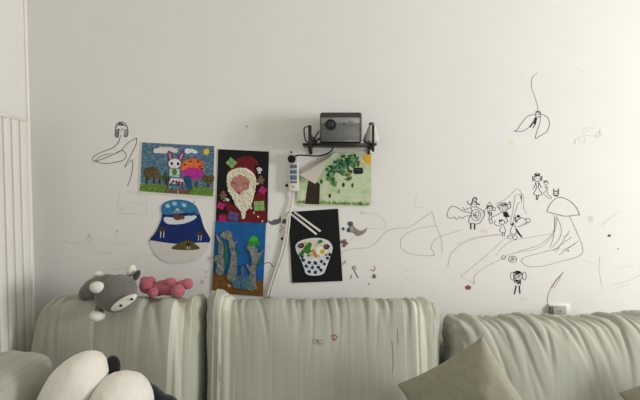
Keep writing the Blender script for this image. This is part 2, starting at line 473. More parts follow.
# G: banner and pole over the group
I = Ink()
I.line(c((502, 66), (545, 62), (546, 112), (522, 120), (512, 150), (495, 205), (482, 272)), .0015, False).line(c((502, 66), (488, 160), (468, 268)), .0013)
I.scribble(*c((540, 85))[0], .8, 3, 5, .002, 2)
I.build('drawing', M_ink2, wall, 'grey pen doodle of a tall banner on a pole')
I = Ink()
I.line(c((368, 126), (440, 92), (488, 48), (515, 25), (540, 48), (560, 90), (558, 150), (580, 195)), .0014)
I.line(c((110, 395), (200, 360), (300, 338), (420, 325)), .0010)
I.build('drawing', M_ink3, wall, 'faint grey loop drawn behind the group of doodled girls')
# H: mushroom house
c = at(520, 165, 3.636); I = Ink()
I.line(c((98, 170), (108, 145), (130, 122), (152, 118), (180, 130), (205, 155), (216, 181)), .0019).line(c((216, 181), (165, 186), (130, 178), (98, 170)), .0019)
I.dot(*c((216, 181))[0], .6)
I.build('drawing', M_ink, wall, 'black pen outline of a mushroom cap')
I = Ink()
I.line(c((124, 180), (126, 215), (122, 260), (110, 300)), .0015).line(c((132, 184), (150, 228), (146, 262), (118, 300)), .0015)
I.line(c((180, 187), (205, 240), (228, 300), (216, 330), (150, 350), (80, 368), (30, 368), (5, 350), (20, 335), (80, 318), (140, 302)), .0014)
for a, b in (((180, 240), (130, 318)), ((214, 275), (142, 328)), ((188, 262), (120, 312)), ((200, 288), (152, 312)), ((176, 252), (158, 262))): I.line(c(a, b), .0014, False)
I.dot(*c((175, 312))[0], .9)
I.line(c((130, 190), (120, 245), (70, 290), (-10, 315)), .0013)
I.line(c((110, 250), (40, 262), (-40, 280), (-90, 330)), .0010)
I.build('drawing', M_ink2, wall, 'grey pen lines of the mushroom stem and its long looping root')
# I: girl, thin figure, cat by the mushroom
I = Ink()
I.ring(*c((63, 48))[0], 3.3, 3.3, .0024).scribble(*c((63, 38))[0], 3.4, 1.4, 9, .0024, 1).line(c((46, 40), (48, 60)), .003).line(c((80, 40), (78, 58)), .003)
I.line(c((52, 34), (60, 30), (72, 32)), .002).dot(*c((58, 50))[0], .5).dot(*c((68, 50))[0], .5)
I.line(c((58, 62), (52, 82), (48, 86)), .002).line(c((68, 62), (76, 78), (82, 82)), .002).line(c((58, 64), (60, 84), (50, 104), (62, 110), (80, 106), (68, 84), (68, 64)), .002)
I.line(c((60, 110), (60, 124)), .003).line(c((68, 110), (64, 124), (58, 125)), .003)
I.build('drawing', M_ink, wall, 'black pen doodle of a girl in a dress left of the mushroom')
I = Ink()
I.ring(*c((95, 64))[0], 2.2, 2.0, .0020).scribble(*c((95, 60))[0], 2.4, 1.4, 7, .0018, 12).line(c((92, 74), (96, 92), (86, 104), (108, 122), (114, 116), (100, 104), (102, 78)), .0016)
I.scribble(*c((96, 80))[0], 1, 1.5, 5, .0016, 3)
I.build('drawing', M_ink2, wall, 'thin grey pen doodle of a figure with a tail between girl and cat')
I = Ink()
I.ring(*c((131, 104))[0], 2.7, 2.2, .0026).line(c((123, 98), (121, 86), (128, 95)), .0026, False).line(c((135, 95), (141, 84), (141, 100)), .0026, False)
I.dot(*c((127, 104))[0], .6).dot(*c((136, 104))[0], .6).fill(c((124, 109), (140, 109), (138, 114), (126, 114)))
I.build('drawing', M_ink, wall, 'black pen doodle of a cat face on top of the mushroom')
# J: girl with pigtails below, pebbles
c = at(495, 240, 5); I = Ink()
I.ring(*c((115, 178))[0], 4.4, 4.6, .0022).scribble(*c((114, 166))[0], 4.2, 2.2, 12, .0026, 21).ring(*c((87, 180))[0], 1.9, 4, .002).ring(*c((147, 180))[0], 1.9, 4, .002)
I.scribble(*c((114, 182))[0], 2.8, 2.2, 8, .0018, 22).scribble(*c((112, 213))[0], 3.8, 3.2, 15, .0024, 23)
I.line(c((106, 228), (97, 271)), .0048).line(c((121, 228), (125, 268)), .0048)
I.build('drawing', M_ink, wall, 'black pen doodle of a girl with loop pigtails standing alone above the sofa')
I = Ink(); I.ring(*c((43, 87))[0], 1.9, 1.8, .0018)
I.build('drawing', M_ink, wall, 'tiny pen circle, the smaller of two beside each other')
I = Ink(); I.ring(*c((88, 96))[0], 4.2, 3.1, .0020).line(c((75, 104), (88, 86), (92, 92), (84, 102), (100, 94)), .0018)
I.build('drawing', M_ink, wall, 'black pen oval with a squiggle inside it')
I = Ink(); I.line(c((345, 160), (310, 195), (280, 240), (265, 280), (262, 315)), .0022).line(c((338, 168), (306, 205), (284, 240)), .0020)
I.build('drawing', flat((150, 132, 120)), wall, 'brown crayon arc above the wall socket')
I = Ink(); I.line(c((330, 185), (312, 215), (295, 242)), .0024)
I.build('drawing', flat((205, 165, 145)), wall, 'short pink crayon dash beside the brown arc')
# K: long faint lines across the wall between noodle picture and doodles
c = at(340, 180, 3.89); I = Ink()
I.line(c((-20, 290), (20, 275), (60, 266), (110, 262), (150, 235), (180, 200), (220, 188), (270, 183), (320, 150), (358, 122)), .0014)
I.line(c((372, 178), (300, 190), (250, 215), (235, 245), (245, 272), (290, 290), (365, 293), (355, 262), (372, 230), (420, 210), (480, 192)), .0013)
I.line(c((358, 122), (375, 180), (395, 230), (398, 285)), .0010)
I.dot(*c((364, 293))[0], .6)
I.build('drawing', M_ink3, wall, 'long faint grey pen line wandering over the middle of the wall')
c2 = at(440, 160, 2.857); I = Ink()
I.line(c2((22, 305), (30, 272), (60, 242), (110, 222), (180, 213)), .0013).line(c2((98, 352), (60, 332), (130, 275), (185, 225), (225, 205)), .0013, False).line(c2((98, 352), (100, 330), (130, 305), (175, 284), (205, 268), (285, 250), (325, 210), (335, 165)), .0013)
I.dot(*c2((98, 352))[0], .7).dot(*c2((62, 332))[0], .6)
I.build('drawing', M_ink3, wall, 'grey pen loops sweeping below the group of doodled girls')
I = Ink()
I.line(c((85, 130), (130, 130), (165, 150), (180, 180), (150, 190), (100, 190), (60, 220), (10, 255)), .0014).line(c((300, 60), (290, 100), (340, 110)), .0010)
I.scribble(*c((90, 128))[0], 3, 2, 7, .0012, 31).line(c((255, 350), (270, 358)), .0014)
I.build('drawing', M_faint, wall, 'very faint pencil swirl right of the noodle picture')
# L: faint pencil marks at the left
c = at(40, 180, 3.33); I = Ink()
I.line(c((75, 200), (100, 210), (142, 210)), .0014).line(c((158, 200), (170, 215), (182, 222)), .0016).line(c((190, 240), (240, 245)), .0016)
I.line(c((262, 40), (262, 105), (310, 112), (352, 112), (352, 70)), .0012).line(c((265, 105), (300, 75), (345, 85)), .0012).line(c((285, 40), (330, 45)), .001).line(c((205, 185), (215, 205), (290, 215)), .0010)
I.line(c((320, 260), (360, 248), (400, 255)), .0012).line(c((240, 300), (290, 290), (330, 250)), .001)
I.build('drawing', M_faint, wall, 'faint pencil figure and box left of the bell-shaped picture')
I = Ink(); I.scribble(*c((163, 182))[0], 2.2, 1.6, 7, .0014, 41).line(c((150, 200), (165, 190), (178, 200)), .0012)
I.build('drawing', M_ink3, wall, 'faint pencil face of the stick figure over the grey plush')
I = Ink(); I.line([(193.5, 200.5), (195, 202.3), (192.5, 204)], .0018, False)
I.build('drawing', M_ink, wall, 'tiny black tick at the top right of the bell-shaped picture')
# M: right edge marks
c = at(560, 160, 2.5); I = Ink()
I.line(c((105, 164), (125, 145), (155, 126)), .0022)
I.build('drawing', flat((214, 196, 180)), wall, 'pale tan crayon dash near the right edge')
I = Ink(); I.line(c((100, 240), (98, 275), (105, 316)), .0012).line(c((130, 313), (160, 306), (200, 288)), .0016).line(c((140, 320), (175, 312)), .0012).line(c((60, 250), (90, 262)), .001).line(c((150, 270), (185, 262)), .001)
I.build('drawing', M_faint, wall, 'faint grey strokes low at the right edge of the wall')
c = at(480, 60, 4); I = Ink()
I.line(c((385, 38), (405, 42), (422, 49)), .0012).scribble(*c((395, 315))[0], 6, 9, 7, .001, 51).scribble(*c((440, 310))[0], 11, 10, 9, .001, 52)
I.build('drawing', M_faint, wall, 'faint pencil scribble right of the winged fairy')
# stains
def stain(px, py, rx, ry, rgb, label, seed=0, n=18):
    I = Ink(Y=-.0004)
    pts = [(px + rx * math.cos(2 * math.pi * k / n) * (1 + .5 * nz(k * .9, seed, 0)), py + ry * math.sin(2 * math.pi * k / n) * (1 + .5 * nz(k * .9, seed, 5))) for k in range(n)]
    I.fill(pts); I.build('stain', flat(rgb), wall, label)
stain(609.3, 235.6, 1.8, 1.4, (104, 96, 88), 'dark grey ink blot near the right edge', 1)
stain(468, 287.6, 3.1, 2.3, (140, 78, 84), 'dark red smudge on the wall below the pen loops', 2)
stain(591, 219, 2.6, 3.2, (213, 203, 191), 'pale tan smudge right of the mushroom', 3)
stain(482.5, 231, 2.2, 2.4, (220, 208, 193), 'pale orange smudge under the caped girl', 4)
stain(486.3, 231, 1.6, 2.2, (220, 209, 195), 'small pale orange smudge beside a like one', 5)
stain(511, 142.5, 2.6, 1.8, (216, 216, 190), 'pale green smudge below the winged fairy', 6)
stain(117, 231.5, 1.6, 1.4, (206, 190, 186), 'pale pink dot left of the bell-shaped picture', 7)
stain(618, 248.6, .8, .8, (150, 145, 138), 'small grey dot near the right edge', 8)
stain(524, 299, 3.6, 2.2, (222, 211, 204), 'pale pink smudge under the lone doodled girl', 9)
stain(369, 284, .9, .9, (120, 105, 98), 'tiny brown dot under the green sticker', 10)
stain(108, 277, 1.2, 2.0, (206, 200, 190), 'faint grey rub mark above the plush', 11)
stain(202, 282, 1.8, 2.6, (202, 196, 188), 'faint grey rub mark above the pink plush', 12)
stain(206, 272, 1.4, 1.6, (202, 196, 188), 'faint grey fingerprint left of the totem collage', 13)
I = Ink(); I.line([(262, 249), (270, 246), (280, 246)], .004); I.build('stain', flat((222, 206, 200)), wall, 'pale pink rub mark beside the white cord')
rnd = random.Random(3)
I = Ink()
for k in range(26): I.dot(rnd.uniform(340, 440), rnd.uniform(276, 296), rnd.uniform(.2, .6))
for k in range(14): I.dot(rnd.uniform(196, 214), rnd.uniform(262, 286), rnd.uniform(.2, .6))
for k in range(14): I.dot(rnd.uniform(40, 140), rnd.uniform(200, 280), rnd.uniform(.2, .5))
I.build('stain', M_faint, wall, 'scatter of faint grey specks above the sofa')

# ------------------------------------------------------------------ radiator on the left wall
RX = -1.072                                   # front of the columns
rad = thing('radiator', (XL, -.16, FZ), 'tall white column radiator on the left wall beside the sofa', 'radiator')
zb, zt = .08, 1.415
pitch = .0435
for k in range(12):
    y1 = -.150 - pitch * k; y0 = y1 - pitch + .0075
    bm = bmesh.new(); box(bm, (RX - .05, y0, zb), (RX, y1, zt), .004, 2)
    obj('column', bm, M_white_metal, rad)
for nm, z0, z1 in (('top_header', zt - .004, zt + .012), ('bottom_header', zb - .03, zb + .004)):
    bm = bmesh.new(); box(bm, (RX - .056, -.150 - pitch * 12, z0), (RX + .003, -.143, z1), .005, 2); obj(nm, bm, M_white_metal, rad)
bm = bmesh.new(); box(bm, (RX - .05, -.1495, zb), (RX + .002, -.139, zt + .008), .004, 2); obj('end_panel', bm, M_white_metal, rad)
for y in (-.2, -.62):
    bm = bmesh.new(); box(bm, (RX - .04, y - .012, FZ), (RX - .012, y + .012, zb - .025)); obj('foot', bm, M_white_metal, rad)
for z in (.3, 1.25):
    bm = bmesh.new(); box(bm, (XL + .001, -.36, z), (RX - .045, -.33, z + .03)); obj('bracket', bm, M_white_metal, rad)

# ------------------------------------------------------------------ pictures
YP = -.004
# 1 rabbit painting
a = Art(136, 136, 6.25, YP)
a.sheet([(35, 36), (497, 58), (490, 388), (20, 355)], flat((216, 214, 204), .03))
a.poly([(38, 40), (489, 63), (484, 340), (26, 310)], flat((28, 64, 96), rgb2=(112, 146, 162), scale=60, stretch=(1, 1, 3))).up()
a.poly([(26, 300), (120, 298), (200, 312), (300, 315), (400, 318), (485, 325), (482, 378), (22, 345)], flat((48, 92, 28), rgb2=(126, 160, 70), scale=160)).up()
wht = flat((214, 208, 204), .06)
for x, y, rx, ry in ((128, 92, 22, 17), (155, 80, 24, 16), (188, 82, 26, 17), (222, 84, 24, 17), (245, 90, 20, 16), (170, 98, 40, 12), (322, 95, 20, 18), (348, 92, 20, 13), (370, 100, 16, 11)): a.ell(x, y, rx, ry, wht if x < 300 else flat((208, 218, 222), .06), rag=.1)
a.ell(440, 98, 19, 19, flat((226, 186, 66)), rag=.08)
olive = flat((64, 66, 28), rgb2=(116, 96, 60), scale=200); brown = flat((70, 42, 30)); dk = flat((26, 26, 34))
for x, y, rx, ry in ((78, 232, 28, 34), (112, 225, 32, 36), (148, 258, 14, 20), (186, 262, 20, 30), (455, 268, 34, 28), (425, 258, 16, 20), (378, 292, 10, 12)): a.ell(x, y, rx, ry, olive if x != 186 else flat((46, 84, 40)), rag=.15)
for x, y in ((68, 275), (112, 275), (148, 285), (188, 292), (450, 310), (378, 306)): a.rect(x, y, 12, 44 if x < 130 else 28, brown)
a.ell(352, 190, 75, 52, flat((198, 84, 46), rgb2=(214, 128, 60), scale=150), rag=.04); a.ell(355, 235, 68, 40, flat((158, 30, 122), rgb2=(184, 56, 150), scale=150), rag=.05)
for x, y in ((305, 178), (340, 160), (388, 158), (400, 190), (412, 205)): a.ell(x, y, 8, 6, dk)
a.poly([(300, 250), (345, 245), (350, 335), (305, 335)], flat((24, 52, 84), rgb2=(40, 86, 120), scale=200)).up()
ear = flat((96, 62, 108), rgb2=(150, 90, 130), scale=150)
a.ell(213, 124, 14, 34, ear, -14).ell(283, 128, 14, 36, ear, 24).ell(213, 126, 6, 24, flat((206, 130, 150)), -14).ell(282, 130, 6, 25, flat((206, 130, 150)), 24)
a.ell(241, 172, 40, 31, flat((216, 216, 222), .04)); a.ell(224, 173, 8, 11, dk).ell(263, 174, 8, 11, dk).ell(241, 192, 6, 4, flat((190, 90, 100)))
a.poly([(212, 205), (270, 205), (275, 260), (208, 258)], flat((186, 200, 200))).ell(240, 224, 16, 22, flat((84, 124, 40)))
a.poly([(214, 252), (292, 258), (326, 340), (190, 338)], flat((34, 70, 112), rgb2=(90, 130, 150), scale=220))
a.poly([(218, 262), (292, 268), (304, 302), (206, 298)], flat((206, 196, 196), .1))
for x, y in ((232, 285), (252, 288), (272, 290), (290, 294), (220, 300), (262, 300)): a.ell(x, y, 8, 9, flat((92, 30, 56)))
for x, y, cc in ((215, 320, (150, 170, 60)), (240, 326, (70, 140, 170)), (268, 322, (180, 120, 60)), (296, 328, (120, 60, 130))): a.ell(x, y, 10, 7, flat(cc))
a.poly([(180, 338), (340, 340), (335, 358), (185, 354)], flat((122, 70, 52))).rect(262, 350, 8, 20, flat((210, 160, 90)))
a.stroke([(168, 172), (185, 182), (200, 178)], .002, dk)
for k in range(26):
    x = random.uniform(40, 480); y = 60 + .05 * x + random.uniform(0, 150)
    a.stroke([(x, y), (x + 16, y - 3), (x + 30, y + 2)], .0012, flat((34, 70, 98))) if (y < 140 + .04 * x and not 100 < x < 400) else None
for pts in ([(201, 172), (210, 148), (240, 140), (272, 148), (281, 172), (270, 196), (240, 204), (210, 196), (201, 172)], [(214, 158), (200, 120), (206, 92), (222, 112), (230, 150)], [(262, 150), (278, 110), (298, 96), (296, 130), (274, 158)],
            [(190, 338), (214, 252), (292, 258), (326, 340)], [(280, 200), (296, 160), (350, 138), (400, 152), (426, 195)], [(206, 300), (304, 304)], [(44, 236), (60, 205), (84, 200)], [(96, 230), (108, 192), (138, 210)], [(112, 105), (108, 82), (140, 72), (190, 66), (240, 74), (262, 92)]):
    a.stroke(pts, .0011, dk)
rnd_ = random.Random(8)
for _ in range(70):
    x = rnd_.uniform(30, 476); y = 318 + .06 * x + rnd_.uniform(-8, 22)
    a.stroke([(x, y), (x + 3, y - 9), (x + 5, y - 12)], .0010, rnd_.choice([flat((36, 70, 26)), flat((150, 176, 90)), flat((30, 56, 30))]))
for _ in range(60):
    q = rnd_.choice([(78, 232, 26, 30), (112, 225, 30, 32), (455, 268, 30, 24), (186, 262, 16, 26)]); t_ = rnd_.uniform(0, 6.28); r_ = math.sqrt(rnd_.random())
    a.ell(q[0] + q[2] * r_ * math.cos(t_), q[1] + q[3] * r_ * math.sin(t_), 4, 3, rnd_.choice([flat((36, 46, 20)), flat((130, 110, 70)), flat((84, 100, 40)), flat((90, 44, 30))]))
p1 = P(177, 195, YP)
o = a.build('painting', None, loc=p1)
tag(o, "child's painting of a white rabbit, mushroom house and trees under a blue sky", 'painting')

# 2 bell-shaped picture
bell = [(92, 70), (118, 42), (170, 30), (230, 35), (278, 60), (303, 110), (325, 180), (350, 225), (357, 250), (330, 310), (290, 350), (230, 370), (170, 374), (110, 366), (60, 325), (35, 275), (32, 245), (55, 215), (80, 170), (96, 120)]
a = Art(144, 194, 5.4, -.0035)
sm = [(v.x, v.y) for v in catmull([Vector((x, y, 0)) for x, y in bell], 5, True)]
a.sheet(sm, flat((206, 204, 196), .03), .0014)
up = [(x, y) for x, y in sm if y < 262]
upper = sorted([q for q in up if q[0] < 190], key=lambda q: -q[1]) + sorted([q for q in up if q[0] >= 190], key=lambda q: q[1])
a.poly([(36, 250)] + upper + [(352, 262), (300, 262), (240, 268), (180, 270), (110, 262)], flat((10, 24, 78), rgb2=(18, 52, 118), scale=90, stretch=(1, 1, 3)))
tl = [(x, y) for x, y in upper if y < 118]
a.poly(tl + [(296, 112), (230, 100), (180, 108), (130, 112)], flat((20, 84, 132), rgb2=(60, 134, 168), scale=90, stretch=(1, 1, 2.5)))
for x, y in ((128, 64), (166, 52), (216, 60)): a.ell(x, y, 15, 12, flat((120, 168, 196)), 20, rag=.2).ell(x, y, 7, 5, flat((190, 212, 222)), 20)
a.poly([(150, 102), (180, 76), (212, 102)], flat((122, 140, 140))).poly([(168, 88), (180, 76), (194, 88)], flat((200, 208, 206)))
a.poly([(106, 138), (118, 124), (170, 128), (230, 118), (276, 116), (282, 128), (250, 148), (200, 162), (130, 162)], flat((206, 214, 216), .1), True)
a.ell(180, 126, 22, 16, flat((104, 62, 44)), rag=.1).ell(206, 128, 14, 12, flat((104, 62, 44))).stroke([(206, 134), (206, 150)], .002, wht).stroke([(214, 134), (214, 150)], .002, wht)
a.ell(262, 108, 16, 8, flat((20, 46, 96)), -30)
for x, y, s in ((99, 192, 1.0), (302, 214, .85)):
    a.ell(x, y, 20 * s, 15 * s, flat((70, 50, 44)), rag=.1).stroke([(x - 18 * s, y + 4), (x - 34 * s, y + 12), (x - 30 * s, y + 22)], .0016, flat((90, 76, 70))).stroke([(x + 18 * s, y), (x + 34 * s, y + 2)], .0016, flat((90, 76, 70)))
    for dx in (-9, 8): a.stroke([(x + dx * s, y + 10 * s), (x + dx * s, y + 30 * s), (x + (dx - 2) * s, y + 44 * s)], .003 * s, wht)
a.poly([(148, 294), (196, 262), (240, 250), (274, 268), (300, 296), (220, 303)], flat((84, 80, 34), .25, 200), True)
a.ell(240, 274, 16, 12, flat((66, 44, 36))).stroke([(234, 282), (233, 298)], .0028, wht).stroke([(247, 282), (248, 298)], .0028, wht)
o = a.build('painting', None, loc=P(180, 262, -.0035))
tag(o, "bell-shaped child's painting of walruses in dark blue sea with white lower edge", 'painting')

# 3 santa collage
def group_root(name, px, py, Y, label, cat): return thing(name, P(px, py, Y), label, cat)
S = group_root('collage', 242, 222, YP, 'black collage of a cotton-bearded man in a red hat with square gifts', 'collage')
def sub(Y, ox, oy, k): return Art(ox, oy, k, Y)
ox, oy, k = 212, 144, 4.88
a = sub(YP, ox, oy, k); a.sheet([(30, 25), (277, 37), (270, 386), (18, 381)], flat((14, 16, 17), .2))
for _ in range(60):
    x, y = random.uniform(36, 268), random.uniform(42, 375); a.stroke([(x, y), (x + 3, y + 4)], .0008, flat((60, 70, 68)))
a.build('paper', S)
red = flat((88, 12, 20), rgb2=(112, 20, 28), scale=120)
a = sub(YP - .001, ox, oy, k); a.poly([(50, 275), (100, 295), (140, 335), (165, 332), (195, 285), (238, 205), (258, 215), (262, 270), (268, 384), (20, 379), (34, 340), (80, 338)], red); a.build('coat', S, 'dark red paper coat')
a = sub(YP - .0016, ox, oy, k); a.poly([(78, 145), (95, 98), (130, 68), (182, 60), (222, 84), (228, 105), (205, 98), (212, 130), (205, 160), (140, 130)], red, True); a.build('hat', S, 'dark red hat')
def puff(cx, cy, rx, ry, n, rr, seed, m, name, lab, inside=None, Y=YP - .003):
    bm = bmesh.new(); rnd = random.Random(seed)
    for _ in range(n):
        for _t in range(30):
            t, q = rnd.uniform(0, 2 * math.pi), math.sqrt(rnd.random())
            x, y = cx + rx * q * math.cos(t), cy + ry * q * math.sin(t)
            if inside is None or inside(x, y): break
        r = rr * rnd.uniform(.75, 1.2)
        pc = P(ox + x / k, oy + y / k, Y + rnd.uniform(-.001, .001)); ball(bm, pc, (r, r * .8, r), u=8, v=6)
    return obj(name, bm, m, S, label=lab)
cream = mat('cotton wool', (218, 212, 190), .95, .06, 200, bump=.4, bscale=500)
beard_poly = [(72, 175), (80, 140), (120, 118), (160, 118), (195, 135), (215, 170), (212, 215), (200, 270), (185, 310), (165, 330), (160, 362), (145, 362), (140, 330), (115, 300), (100, 260), (80, 230)]
def in_poly(x, y, pl):
    c_ = False; j = len(pl) - 1
    for i in range(len(pl)):
        if (pl[i][1] > y) != (pl[j][1] > y) and x < (pl[j][0] - pl[i][0]) * (y - pl[i][1]) / (pl[j][1] - pl[i][1]) + pl[i][0]: c_ = not c_
        j = i
    return c_
a = sub(YP - .0022, ox, oy, k); a.poly(beard_poly, cream, True)
o = a.build('beard', S, 'cream cotton wool hair and beard')
face_in = lambda x, y: ((x - 135) / 46) ** 2 + ((y - 195) / 40) ** 2 < 1
puff(145, 240, 80, 125, 230, .0034, 4, cream, 'beard_tuft', None, lambda x, y: in_poly(x, y, beard_poly) and not face_in(x, y))
a = sub(YP - .0030, ox, oy, k); a.ell(136, 194, 50, 44, flat((168, 118, 104), .08)); a.build('face', S, 'pinkish tan face')
for pts in ([(90, 200), (104, 188), (118, 198)], [(150, 198), (164, 188), (178, 200)]):
    a = sub(YP - .0036, ox, oy, k); a.stroke(pts, .0022, dk); a.build('eye', S, 'dark smiling eye')
a = sub(YP - .0036, ox, oy, k); a.ell(138, 214, 9, 8, flat((196, 140, 124))); a.build('nose', S)
a = sub(YP - .0040, ox, oy, k); a.poly([(118, 228), (138, 236), (160, 228), (152, 244), (138, 248), (126, 242)], flat((150, 46, 58))); a.build('mouth', S, 'red mouth')
puff(230, 128, 13, 13, 16, .0034, 5, mat('pompom white', (214, 212, 208), .95, .04, 200), 'pompom', 'white pompom of the hat')
puff(68, 272, 16, 6, 9, .0028, 6, cream, 'cuff', 'white cuff'); puff(218, 192, 12, 6, 8, .0028, 7, cream, 'cuff', 'white cuff')
for x, y in ((190, 313), (205, 335), (225, 355), (245, 377)):
    puff(x, y, 1, 1, 1, .0036, x, cream, 'button', 'white round button')
gb = flat((120, 84, 70))
for x, y in ((55, 250), (238, 175)):
    a = sub(YP - .0026, ox, oy, k); a.ell(x, y - 12, 9, 9, gb).ell(x, y + 4, 12, 12, gb).ell(x - 12, y, 7, 5, gb, 30).ell(x + 12, y, 7, 5, gb, -30).ell(x - 8, y + 14, 5, 8, gb).ell(x + 8, y + 14, 5, 8, gb)
    a.build('gingerbread', S, 'brown gingerbread figure')
for x, y, w, h, r, cc, lab in ((95, 92, 42, 38, 42, (120, 164, 100), 'light green square gift on the hat'), (248, 226, 34, 30, 38, (170, 36, 108), 'magenta square gift on the arm'),
                          (230, 302, 50, 46, -3, (126, 168, 96), 'light green square gift on the coat'), (43, 302, 34, 30, 28, (172, 36, 108), 'magenta square gift at the left edge'),
                          (52, 363, 34, 30, 2, (170, 30, 100), 'magenta square gift in the bottom corner'), (105, 353, 50, 42, 14, (88, 74, 122), 'purple square gift')):
    a = sub(YP - .0032, ox, oy, k); a.rect(x, y, w, h, flat(cc, .12, 200)).up(); c2_ = tuple(int(v * .8) for v in cc); cc2 = flat(c2_)
    a.rect(x, y, w * .12, h, cc2, 0) if False else None
    bmr = a
    # rotate by hand
    a = sub(YP - .0032, ox, oy, k); a.rect(x, y, w, h, flat(cc, .12, 200), r).up(); a.rect(x, y, w, h * .08, cc2, r).rect(x, y, w * .08, h, cc2, r)
    bmr.bm.free(); a.build('gift', S, lab)

# 4 totem collage
ox, oy, k = 210, 216, 4.76
S = group_root('collage', 239, 294, YP - .0016, 'blue and brown collage of crumpled grey tree trunks, hung below the red-hatted man', 'collage')
a = sub(YP - .0016, ox, oy, k); a.sheet([(25, 24), (266, 34), (251, 382), (8, 366)], flat((12, 76, 132), rgb2=(24, 96, 156), scale=25))
a.poly([(14, 268), (60, 276), (120, 290), (180, 296), (254, 308), (251, 381), (9, 365)], flat((98, 66, 22), rgb2=(124, 86, 34), scale=60)).build('paper', S)
grn = flat((26, 112, 44), rgb2=(50, 140, 50), scale=150); dgrn = flat((22, 84, 70), rgb2=(40, 110, 80), scale=150)
a = sub(YP - .0030, ox, oy, k)
for x, y, rx, ry in ((76, 165, 12, 32), (72, 215, 10, 26), (52, 130, 12, 24), (128, 180, 10, 20), (118, 240, 10, 24), (62, 250, 8, 20)): a.ell(x, y, rx, ry, dgrn, rag=.2)
a.build('foliage', S, 'dark green foliage between the trunks')
a = sub(YP - .0030, ox, oy, k); a.ell(208, 118, 20, 24, flat((30, 150, 30), rgb2=(70, 180, 40), scale=150), rag=.15).ell(192, 130, 14, 12, grn, rag=.2).ell(226, 128, 16, 12, grn, rag=.2).ell(228, 212, 14, 22, dgrn, rag=.2)
a.build('foliage', S, 'bright green treetop')
foil = mat('crumpled grey paper', (112, 116, 108), .45, .45, 90, bump=1.0, bscale=180, spec=.5)
def relief(pts, name, m, lab, Y, h=.005):
    """crumpled paper shape standing a little off the sheet"""
    pl = [(v.x, v.y) for v in catmull([Vector((x, y, 0)) for x, y in pts], 3, True)]
    bm = bmesh.new()
    a_ = [bm.verts.new(P(ox + (x + 5 * nz(x * .11, y * .11, 3)) / k, oy + (y + 5 * nz(x * .11, y * .11, 9)) / k, Y)) for x, y in pl]
    cx, cy = sum(p[0] for p in pl) / len(pl), sum(p[1] for p in pl) / len(pl)
    f = bm.faces.new(a_)
    r_ = bmesh.ops.inset_individual(bm, faces=[f], thickness=.0016, depth=0)
    bmesh.ops.triangulate(bm, faces=[f])
    bmesh.ops.subdivide_edges(bm, edges=bm.edges[:], cuts=2, use_grid_fill=True)
    bo = {v for e in bm.edges if e.is_boundary for v in e.verts}
    for v in bm.verts:
        v.co.y -= (h * (.5 + .9 * abs(nz(v.co.x * 130, v.co.z * 130, 2)))) if v not in bo else 0
    bmesh.ops.recalc_face_normals(bm, faces=bm.faces[:])
    return obj(name, bm, m, S, smooth=False, label=lab)
Yt = YP - .0036
relief([(32, 275), (62, 275), (66, 190), (62, 140), (45, 105), (28, 88), (38, 125), (40, 180), (14, 196), (32, 228)], 'trunk', foil, 'crumpled grey trunk at the left', Yt)
relief([(80, 298), (122, 302), (128, 200), (116, 150), (136, 116), (112, 122), (98, 72), (62, 74), (52, 100), (86, 118), (96, 160), (100, 210)], 'trunk', foil, 'arching crumpled grey trunk in the middle', Yt)
relief([(178, 346), (218, 346), (218, 240), (256, 166), (228, 178), (224, 152), (188, 140), (176, 150), (196, 182), (196, 238), (170, 226), (190, 275)], 'trunk', foil, 'crumpled grey trunk at the right', Yt)
relief([(108, 340), (190, 348), (196, 310), (182, 280), (160, 288), (164, 240), (150, 240), (146, 285), (118, 282), (110, 305)], 'rock', mat('crumpled blue paper', (70, 104, 122), .5, .35, 120, bump=.8, bscale=180), 'crumpled blue paper heap', Yt)
for x, y, rx, ry, rr in ((92, 332, 10, 7, 30), (214, 343, 12, 5, 0), (154, 343, 6, 5, 0)):
    a = sub(YP - .0046, ox, oy, k); a.ell(x, y, rx, ry, flat((214, 150, 110)), rr).ell(x + 3, y + 1, rx * .4, ry * .5, flat((190, 80, 60)), rr); a.build('fish', S, 'small orange paper fish')

# 5 curled tree painting: a sheet rolled over at its top left corner
ox, oy, k = 284, 142, 5.72
x0, x1, y0, y1 = 297.0, 371.2, 152.5, 205.8
Yc = -.005
fold_a, fold_b = Vector((296.3, 179.0)), Vector((339.5, 153.6))
fd = (fold_b - fold_a).normalized(); fn = Vector((fd.y, -fd.x))
if fn.x > 0: fn = -fn              # towards the corner
PXM = (P(321, 180) - P(320, 180)).length
Rr = .011 / PXM                    # roll radius in photograph units
def curl(px, py, lift=0.0):
    """where a point of the flat sheet ends up, front surface; lift: offset along the sheet normal"""
    d = (Vector((px, py)) - fold_a).dot(fn)
    # small wave at the lower right corner
    t = max(0, (px - 352) / 19) * max(0, (py - 180) / 26)
    y = Yc - .010 * t * t
    if d <= 0:
        return P(px, py, y - lift)
    base = Vector((px, py)) - fn * d
    ang = d / Rr
    if ang < math.pi:
        q = base + fn * ((Rr + lift * 0) * math.sin(ang)) ; off = Rr * (1 - math.cos(ang)); nn = (math.sin(ang), math.cos(ang))
    else:
        q = base - fn * (d - math.pi * Rr); off = 2 * Rr + .10 * (d - math.pi * Rr); nn = (0, -1)
    q = q - fn * 0
    w = P(q.x, q.y, Yc)
    w.y = Yc - off * PXM
    n3 = Vector((fn.x, 0, -fn.y)) * nn[0] * -1 + Vector((0, -1, 0)) * nn[1]
    return w + n3 * lift
bm = bmesh.new(); NX, NY = 96, 70
cr = 4.0
def rnd_corner(px, py):
    # soften the two lower corners of the sheet outline
    for cx, sx in ((x0, 1), (x1, -1)):
        ccx, ccy = cx + sx * cr, y1 - cr
        if (px - ccx) * sx < 0 and py > ccy:
            v = Vector((px - ccx, py - ccy)); m_ = max(abs(v.x), abs(v.y))
            if m_ > 1e-6: v = v.normalized() * m_
            return ccx + v.x, ccy + v.y
    return px, py
